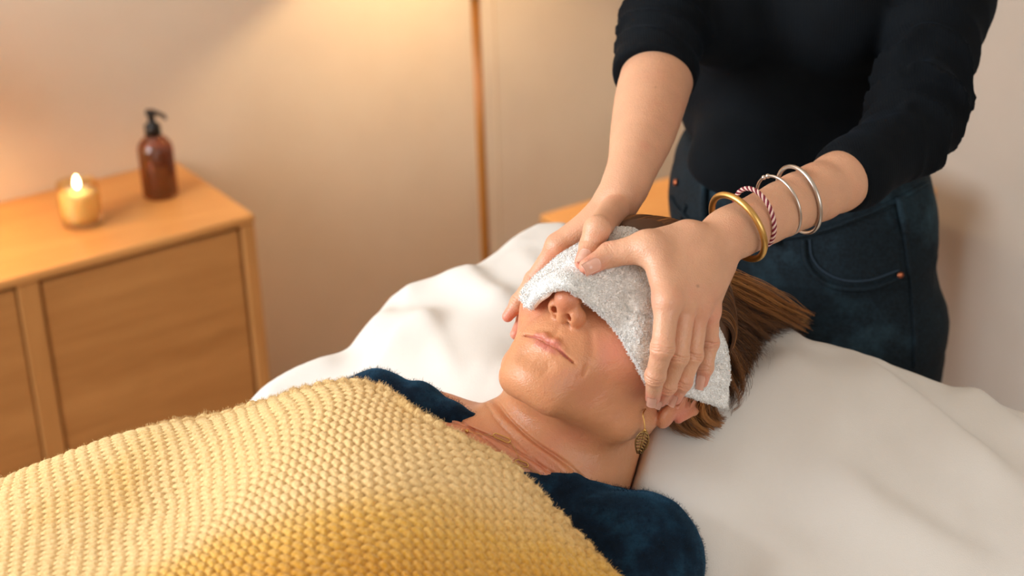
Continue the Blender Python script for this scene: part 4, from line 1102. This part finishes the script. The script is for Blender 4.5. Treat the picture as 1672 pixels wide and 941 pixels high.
def on_jeans(pts, n, lift=.12):
    out = []
    for px, py in spline(np.array(pts, float), n):
        d = march(f_jeans, px, py, 1.5, 2.2, off=lift, head=False); out.append(P(px, py, d))
    return np.array(out)
def seam(name, pts, r, mat, n=60, lift=.1, parent=jeans):
    mb = MB(); mb.add(*tube(on_jeans(pts, n, lift), r, 8)); return mb.build(name, mat, parent)
ORG[jeans.name] = ORG[ther.name]
seam('pocket_edge', [(1312, 392), (1316, 428), (1340, 458), (1378, 472), (1425, 470), (1474, 452)], .0028, M_denim)
seam('pocket_stitching', [(1322, 392), (1326, 420), (1346, 444), (1380, 458), (1422, 457), (1468, 441)], .0007, M_thread, lift=.14)
seam('side_seam', [(1476, 352), (1480, 400), (1488, 470), (1494, 540), (1494, 600)], .0024, M_denim)
seam('side_seam', [(1120, 335), (1112, 360), (1112, 390)], .0024, M_denim)
seam('waistband_seam', [(1255, 392), (1330, 380), (1400, 356), (1460, 330), (1515, 300)], .0026, M_denim)
seam('waistband_seam', [(1095, 322), (1110, 345), (1140, 372), (1165, 385)], .0026, M_denim)
for pts in ([(1468, 322), (1474, 352), (1480, 380)], [(1150, 300), (1148, 330), (1150, 362)], [(1262, 345), (1264, 370), (1266, 400)]):
    q = on_jeans(pts, 10, .35); mb = MB(); mb.add(*tube(q, .0045, 8)); mb.build('belt_loop', M_denim, jeans)
for px, py in ((1470, 450), (1103, 298)):
    d = march(f_jeans, px, py, 1.5, 2.2, off=.15, head=False); c = P(px, py, d); nn = normals(f_jeans, c[None]*100)[0]
    mb = MB(); mb.add(*lathe(c, [(.0038, 0), (.0038, .001), (.002, .002), (.0005, .0022)], 16, axis=nn, ref=np.array([.3, .2, .9]))); mb.build('rivet', M_copper, jeans)
# ------------------------------------------------------------------ the patient's hair
def f_scalp(p):
    h = (p[:, 1]-8.2)*.79-(p[:, 2]-8.0)*.61
    return smax(ell(p, (0, 3.8, -.5), (7.75, 9.15, 9.25)), -(h), .5)
VH0, FH0 = surface(f_scalp, (-9, -7, -11), (9, 14, 10), .3, 1)
GA = [[(1150, 440, 1.470), (1205, 468, 1.500), (1270, 500, 1.545), (1326, 527, 1.592)],
      [(1150, 462, 1.462), (1205, 492, 1.490), (1256, 520, 1.535), (1306, 540, 1.592)],
      [(1152, 484, 1.455), (1197, 512, 1.475), (1240, 540, 1.525), (1266, 552, 1.583)],
      [(1155, 506, 1.450), (1190, 538, 1.465), (1228, 575, 1.510), (1240, 604, 1.532)],
      [(1157, 528, 1.445), (1184, 562, 1.458), (1214, 607, 1.492), (1219, 640, 1.502)],
      [(1160, 552, 1.440), (1180, 592, 1.450), (1200, 640, 1.470), (1188, 672, 1.468)]]
GB = [[(1112, 628, 1.405), (1091, 660, 1.418), (1103, 697, 1.436), (1142, 717, 1.446)],
      [(1124, 632, 1.402), (1107, 664, 1.412), (1122, 694, 1.430), (1155, 712, 1.444)],
      [(1142, 636, 1.402), (1134, 667, 1.412), (1148, 688, 1.428), (1172, 702, 1.446)],
      [(1166, 645, 1.408), (1164, 668, 1.418), (1173, 684, 1.434), (1188, 684, 1.458)]]
w3 = lambda G: np.array([[P(*q) for q in g] for g in G])
A3, B3 = w3(GA), w3(GB); B3[:, 0] += cF*.008; B3[:, 1] += cF*.003
def bundle(G, count, M, seed, jit, deep, rad):
    r = np.random.RandomState(seed); n = len(G); nc = max(6, count//26); cid = r.randint(0, nc, count); cu = r.rand(nc)*(n-1.001); coff = r.randn(nc, 1, 3)*jit*1.6; ctone = r.rand(nc); u = np.clip(cu[cid]+r.randn(count)*.05*n, 0, n-1.002); i = u.astype(int); f = (u-i)[:, None, None]
    K = G[i]*(1-f)+G[i+1]*f; K = K+coff[cid]+r.randn(nc, K.shape[1], 3)[cid]*jit*.9+r.randn(count, 1, 3)*jit*.35*np.linspace(1.2, .5, K.shape[1])[None, :, None]
    K = K+(cF*1.0)[None, None]*(r.rand(count, 1, 1)*deep)
    L = .70+.18*r.rand(count)+.18*r.rand(nc)[cid]
    S = spline(K.transpose(1, 0, 2).reshape(K.shape[1], -1), M).reshape(M, count, 3).transpose(1, 0, 2)
    ix = np.linspace(0, M-1.0, M)[None]*np.minimum(L, 1)[:, None]; i0 = np.clip(ix.astype(int), 0, M-2); fr = (ix-i0)[..., None]; ar = np.arange(count)[:, None]; S = S[ar, i0]*(1-fr)+S[ar, i0+1]*fr
    wav = np.sin(np.linspace(0, 9, M)[None]*(.7+.6*r.rand(count, 1))+r.rand(count, 1)*6)*.0009
    S = S+wav[..., None]*r.randn(count, 1, 3)
    return S, rad*(.6+.8*r.rand(count)), u/(n-1), np.clip(ctone[cid]*.75+.25*r.rand(count), 0, 1)
parts = []; tints = []
def addh(S, rad, tone):
    V, Fc = strands(S, rad); parts.append((V, Fc)); t = np.repeat(tone, S.shape[1]*3); c = np.zeros((len(V), 4)); c[:, 0] = t; c[:, 3] = 1; tints.append(c)
c = np.zeros((len(VH0), 4)); c[:, 3] = 1; c[:, 0] = .22; parts.append((H2W(VH0), FH0)); tints.append(c)
S, rd, u, q = bundle(A3, 3600, 18, 1, .0022, .035, .00028); addh(S, rd, np.clip(.12+.85*(q**3)+.5*np.exp(-(u/.15)**2)*q, 0, 1))
for g0, g1, tone in ((0, 1, .75), (0, 1, .65), (1, 2, .5), (2, 3, .45), (3, 4, .5), (4, 5, .55)):
    rr = np.random.RandomState(int(tone*100)+g0); f0 = rr.rand(); G2 = np.array([A3[g0]*(1-f0)+A3[g1]*f0, A3[g0]*(1-f0-.3)+A3[g1]*(f0+.3)])-cF*.003
    S, rd, u, q = bundle(G2, 110, 18, 5+g0, .0022, .008, .00024); addh(S, rd, np.clip(tone+.25*(q-.5), 0, 1))
S, rd, u, q = bundle(B3, 1500, 16, 2, .0014, .018, .00028); addh(S, rd, np.clip(.38+.6*q**1.5, 0, 1))
for k in range(3):
    G2 = np.array([B3[k]*.7+B3[k+1]*.3, B3[k]*.5+B3[k+1]*.5])-cF*.004
    S, rd, u, q = bundle(G2, 160, 16, 25+k, .0007, .003, .00027); addh(S, rd, np.clip(.75+.25*(q-.5), 0, 1))
# over the crown
r = np.random.RandomState(8); n = 3200; xs = (r.rand(n)*2-1)*.93; a = np.linspace(math.radians(34), math.radians(165), 18)
k = np.sqrt(1-xs**2)[:, None]; R_ = (.985+r.rand(n)[:, None]*.025)*(.955+.045*sstep(.6, 1.25, a)[None])
hl = np.stack([(xs[:, None]*8.0+.5*np.sin(a*3+xs[:, None]*9)*.5)*R_+a*0, 3.8+9.4*k*np.sin(a)*R_, -.5+9.5*k*np.cos(a)*R_], -1)
addh(H2W(hl), np.full(n, .0003), np.clip(.20+.6*r.rand(n)**2, 0, 1))
# flyaway hairs
S, rd, u, q = bundle(A3[:4], 130, 18, 31, .006, .02, .00009); addh(S, rd, q*.6+.2)
VHj, FHj = join(parts)
x = NM('brown_hair'); a_ = x.n('ShaderNodeVertexColor', layer_name='tint'); s = x.n('ShaderNodeSeparateColor'); x.l(a_.outputs[0], s.inputs[0])
x.color(x.ramp(s.outputs[0], [(0, srgb(46, 28, 18)), (.35, srgb(92, 58, 34)), (.7, srgb(164, 106, 52)), (1, srgb(208, 148, 80))])); x.set(Roughness=.48, Specular_IOR_Level=.45); M_hair = x.m
hair = mesh('hair', VHj, FHj, M_hair, patient, col=np.concatenate(tints))

# ------------------------------------------------------------------ jewellery
M_gold = plain('brushed_gold', srgb(218, 176, 104), .36, 1.0)
M_silver = plain('brushed_silver', srgb(206, 198, 190), .3, 1.0)
M_red = plain('crimson_thread', srgb(120, 20, 44), .7); M_pink = plain('cream_thread', srgb(232, 200, 188), .7)
def ring(c, major, bulge, d, rt, n=90, a0=0, a1=2*math.pi):
    """loop round the wrist: centre pixel, major half axis in pixels, how far the near side bulges"""
    C = P(c[0], c[1], d); k = d/F_PX; M1 = (cR*major[0]-cU*major[1])*k; R = np.linalg.norm(M1)
    e = (cR*bulge[0]-cU*bulge[1])*k; e -= M1*(e@M1)/R**2; b = np.linalg.norm(e); E = e-cF*math.sqrt(max(R*R-b*b, 0))
    closed = abs(a1-a0-2*math.pi) < 1e-6
    t = np.linspace(a0, a1, n, endpoint=not closed)
    return np.array([C+M1*math.cos(x_)+E*math.sin(x_) for x_ in t]), closed
def bangle(name, lab, c, major, bulge, d, rt, mat, a0=0, a1=2*math.pi):
    pts, cl = ring(c, major, bulge, d, rt, a0=a0, a1=a1)
    mb = MB(); mb.add(*tube(pts, rt, 14, closed=cl))
    if not cl:
        for e_ in (pts[0], pts[-1]): mb.add(*lathe(e_-Z3*rt*1.6, [(rt*.3, 0), (rt*1.3, rt*.5), (rt*1.7, rt*1.6), (rt*1.3, rt*2.7), (rt*.3, rt*3.2)], 12))
    o = mb.build(name, mat); tag(o, lab, 'bracelet'); return o
def armd(px, py): return march(f_left, px, py, 1.2, 1.7, head=False)
dd = lambda x_: 1.405+(x_-1205)*(1.52-1.405)/(1390-1205)
bangle('gold_bangle', 'thick matte gold bangle nearest the hand on the standing person\'s wrist', (1205, 371), (33, 50), (21, -12), dd(1200), .0028, M_gold)
bangle('silver_bangle', 'thin silver open bangle with ball ends beside the braided thread bracelet', (1271, 336), (22, 47), (22, -8), dd(1268), .0013, M_silver, a0=-math.pi*.98, a1=math.pi*.95)
bangle('silver_bangle', 'heavier plain silver bangle nearest the rolled black sleeve', (1304, 326), (20, 53), (21, -6), dd(1302), .0019, M_silver)
# braided bracelet of two twisted threads
C_ = Pc(1231, 356, dd(1230)); pts, _ = ring((1231, 356), (17, 47), (22, -8), dd(1230)-.004, .001, n=300)
T = np.roll(pts, -1, 0)-np.roll(pts, 1, 0); T /= np.linalg.norm(T, axis=1)[:, None]; ct = pts.mean(0); N_ = pts-ct; N_ -= T*(N_*T).sum(1)[:, None]; N_ /= np.linalg.norm(N_, axis=1)[:, None]; B_ = np.cross(T, N_)
mbr = MB()
for k in range(4):
    ph = np.linspace(0, 2*math.pi*15, 300, endpoint=False)+k*math.pi/2
    q = pts+(N_*np.cos(ph)[:, None]+B_*np.sin(ph)[:, None])*.0011
    V, Fc = tube(q, .0010, 7, closed=True); mbr.add(V, Fc, k % 2)
o = mbr.build('braided_bracelet', [M_red, M_pink]); tag(o, 'braided crimson and cream thread bracelet between the gold and silver bangles', 'bracelet')

# earring
dE = 1.378
er = [(1054, 668, dE+.004), (1050, 676, dE-.003), (1052, 690, dE-.004), (1053, 703, dE-.003)]
e0 = P(*er[-1]); eo = empty('drop_earring', e0); tag(eo, 'antique gold leaf drop earring hanging from the lying person\'s ear lobe', 'earring')
mb = MB(); mb.add(*tube(spline(np.array([P(*q) for q in er]), 24), .00055, 8)); mb.add(*lathe(e0-Z3*.001, [(.0004, 0), (.0013, .0008), (.0013, .0018), (.0004, .0026)], 10)); mb.build('ear_wire', M_gold, eo)
M_agold = plain('antique_gold', srgb(158, 128, 82), .35, 1.0)
tipp = P(1043, 741, dE+.004); axl = tipp-e0; L = np.linalg.norm(axl); axl /= L; sdl = np.cross(axl, cF); sdl /= np.linalg.norm(sdl)
lw = lambda t: .0052*math.sin(math.pi*min(1, t*.92+.02))**.8*(1.15-.35*t)
mb = MB(); tt = np.linspace(0, 1, 24)
for s_ in (-1, 1): mb.add(*tube([e0+axl*L*t+sdl*s_*lw(t)-cF*.001*math.sin(t*3) for t in tt], .0007, 8))
mb.add(*tube([e0+axl*L*t-cF*.0016*math.sin(t*3) for t in tt], .0007, 8))
for k in range(1, 8):
    t = k/8
    for s_ in (-1, 1):
        a = e0+axl*L*(t-.09)-cF*.0016*math.sin(t*3); b = e0+axl*L*(t+.05)+sdl*s_*lw(t+.05)*.95-cF*.001
        mb.add(*tube([a, (a+b)/2-cF*.0006, b], [.0005, .0009, .0005], 7))
mb.build('leaf_pendant', M_agold, eo)

# necklace
f_nk = lambda p: smin(f_head(p), f_neck(p), 2.2)+creases(p)
cp_ = [(752, 700), (772, 707), (800, 711), (818, 716), (836, 726), (846, 745), (852, 757), (868, 768), (884, 776)]
path = np.array([P(px, py, march(f_nk, px, py, 1.2, 1.6, off=.09)) for px, py in spline(np.array(cp_, float), 60)])
no = empty('necklace', path[30]); tag(no, 'fine gold chain necklace with paperclip-shaped links on the lying person\'s neck', 'necklace')
mb = MB(); mb.add(*tube(path, .00022, 6)); mb.build('chain', M_gold, no)
for (x0, y0), (x1, y1) in (((809, 711), (830, 720)), ((845, 754), (859, 760))):
    a = P(x0, y0, march(f_nk, x0, y0, 1.2, 1.6, off=.14)); b = P(x1, y1, march(f_nk, x1, y1, 1.2, 1.6, off=.14)); t = b-a; l_ = np.linalg.norm(t); t /= l_; s_ = np.cross(t, cF); s_ /= np.linalg.norm(s_); w_ = .0017
    q = [a+s_*w_, a+t*l_*.5+s_*w_, b+s_*w_, b+t*w_, b-s_*w_, a+t*l_*.5-s_*w_, a-s_*w_, a-t*w_]
    mb = MB(); mb.add(*tube(spline(np.array(q+[q[0]]), 48), .00055, 8)); mb.build('link', M_gold, no)
p_ = path[4]; mb = MB(); mb.add(*lathe(p_-Z3*.0016, [(.0003, 0), (.0014, .0006), (.0016, .0016), (.0014, .0026), (.0003, .0032)], 14)); mb.build('bead', M_gold, no)
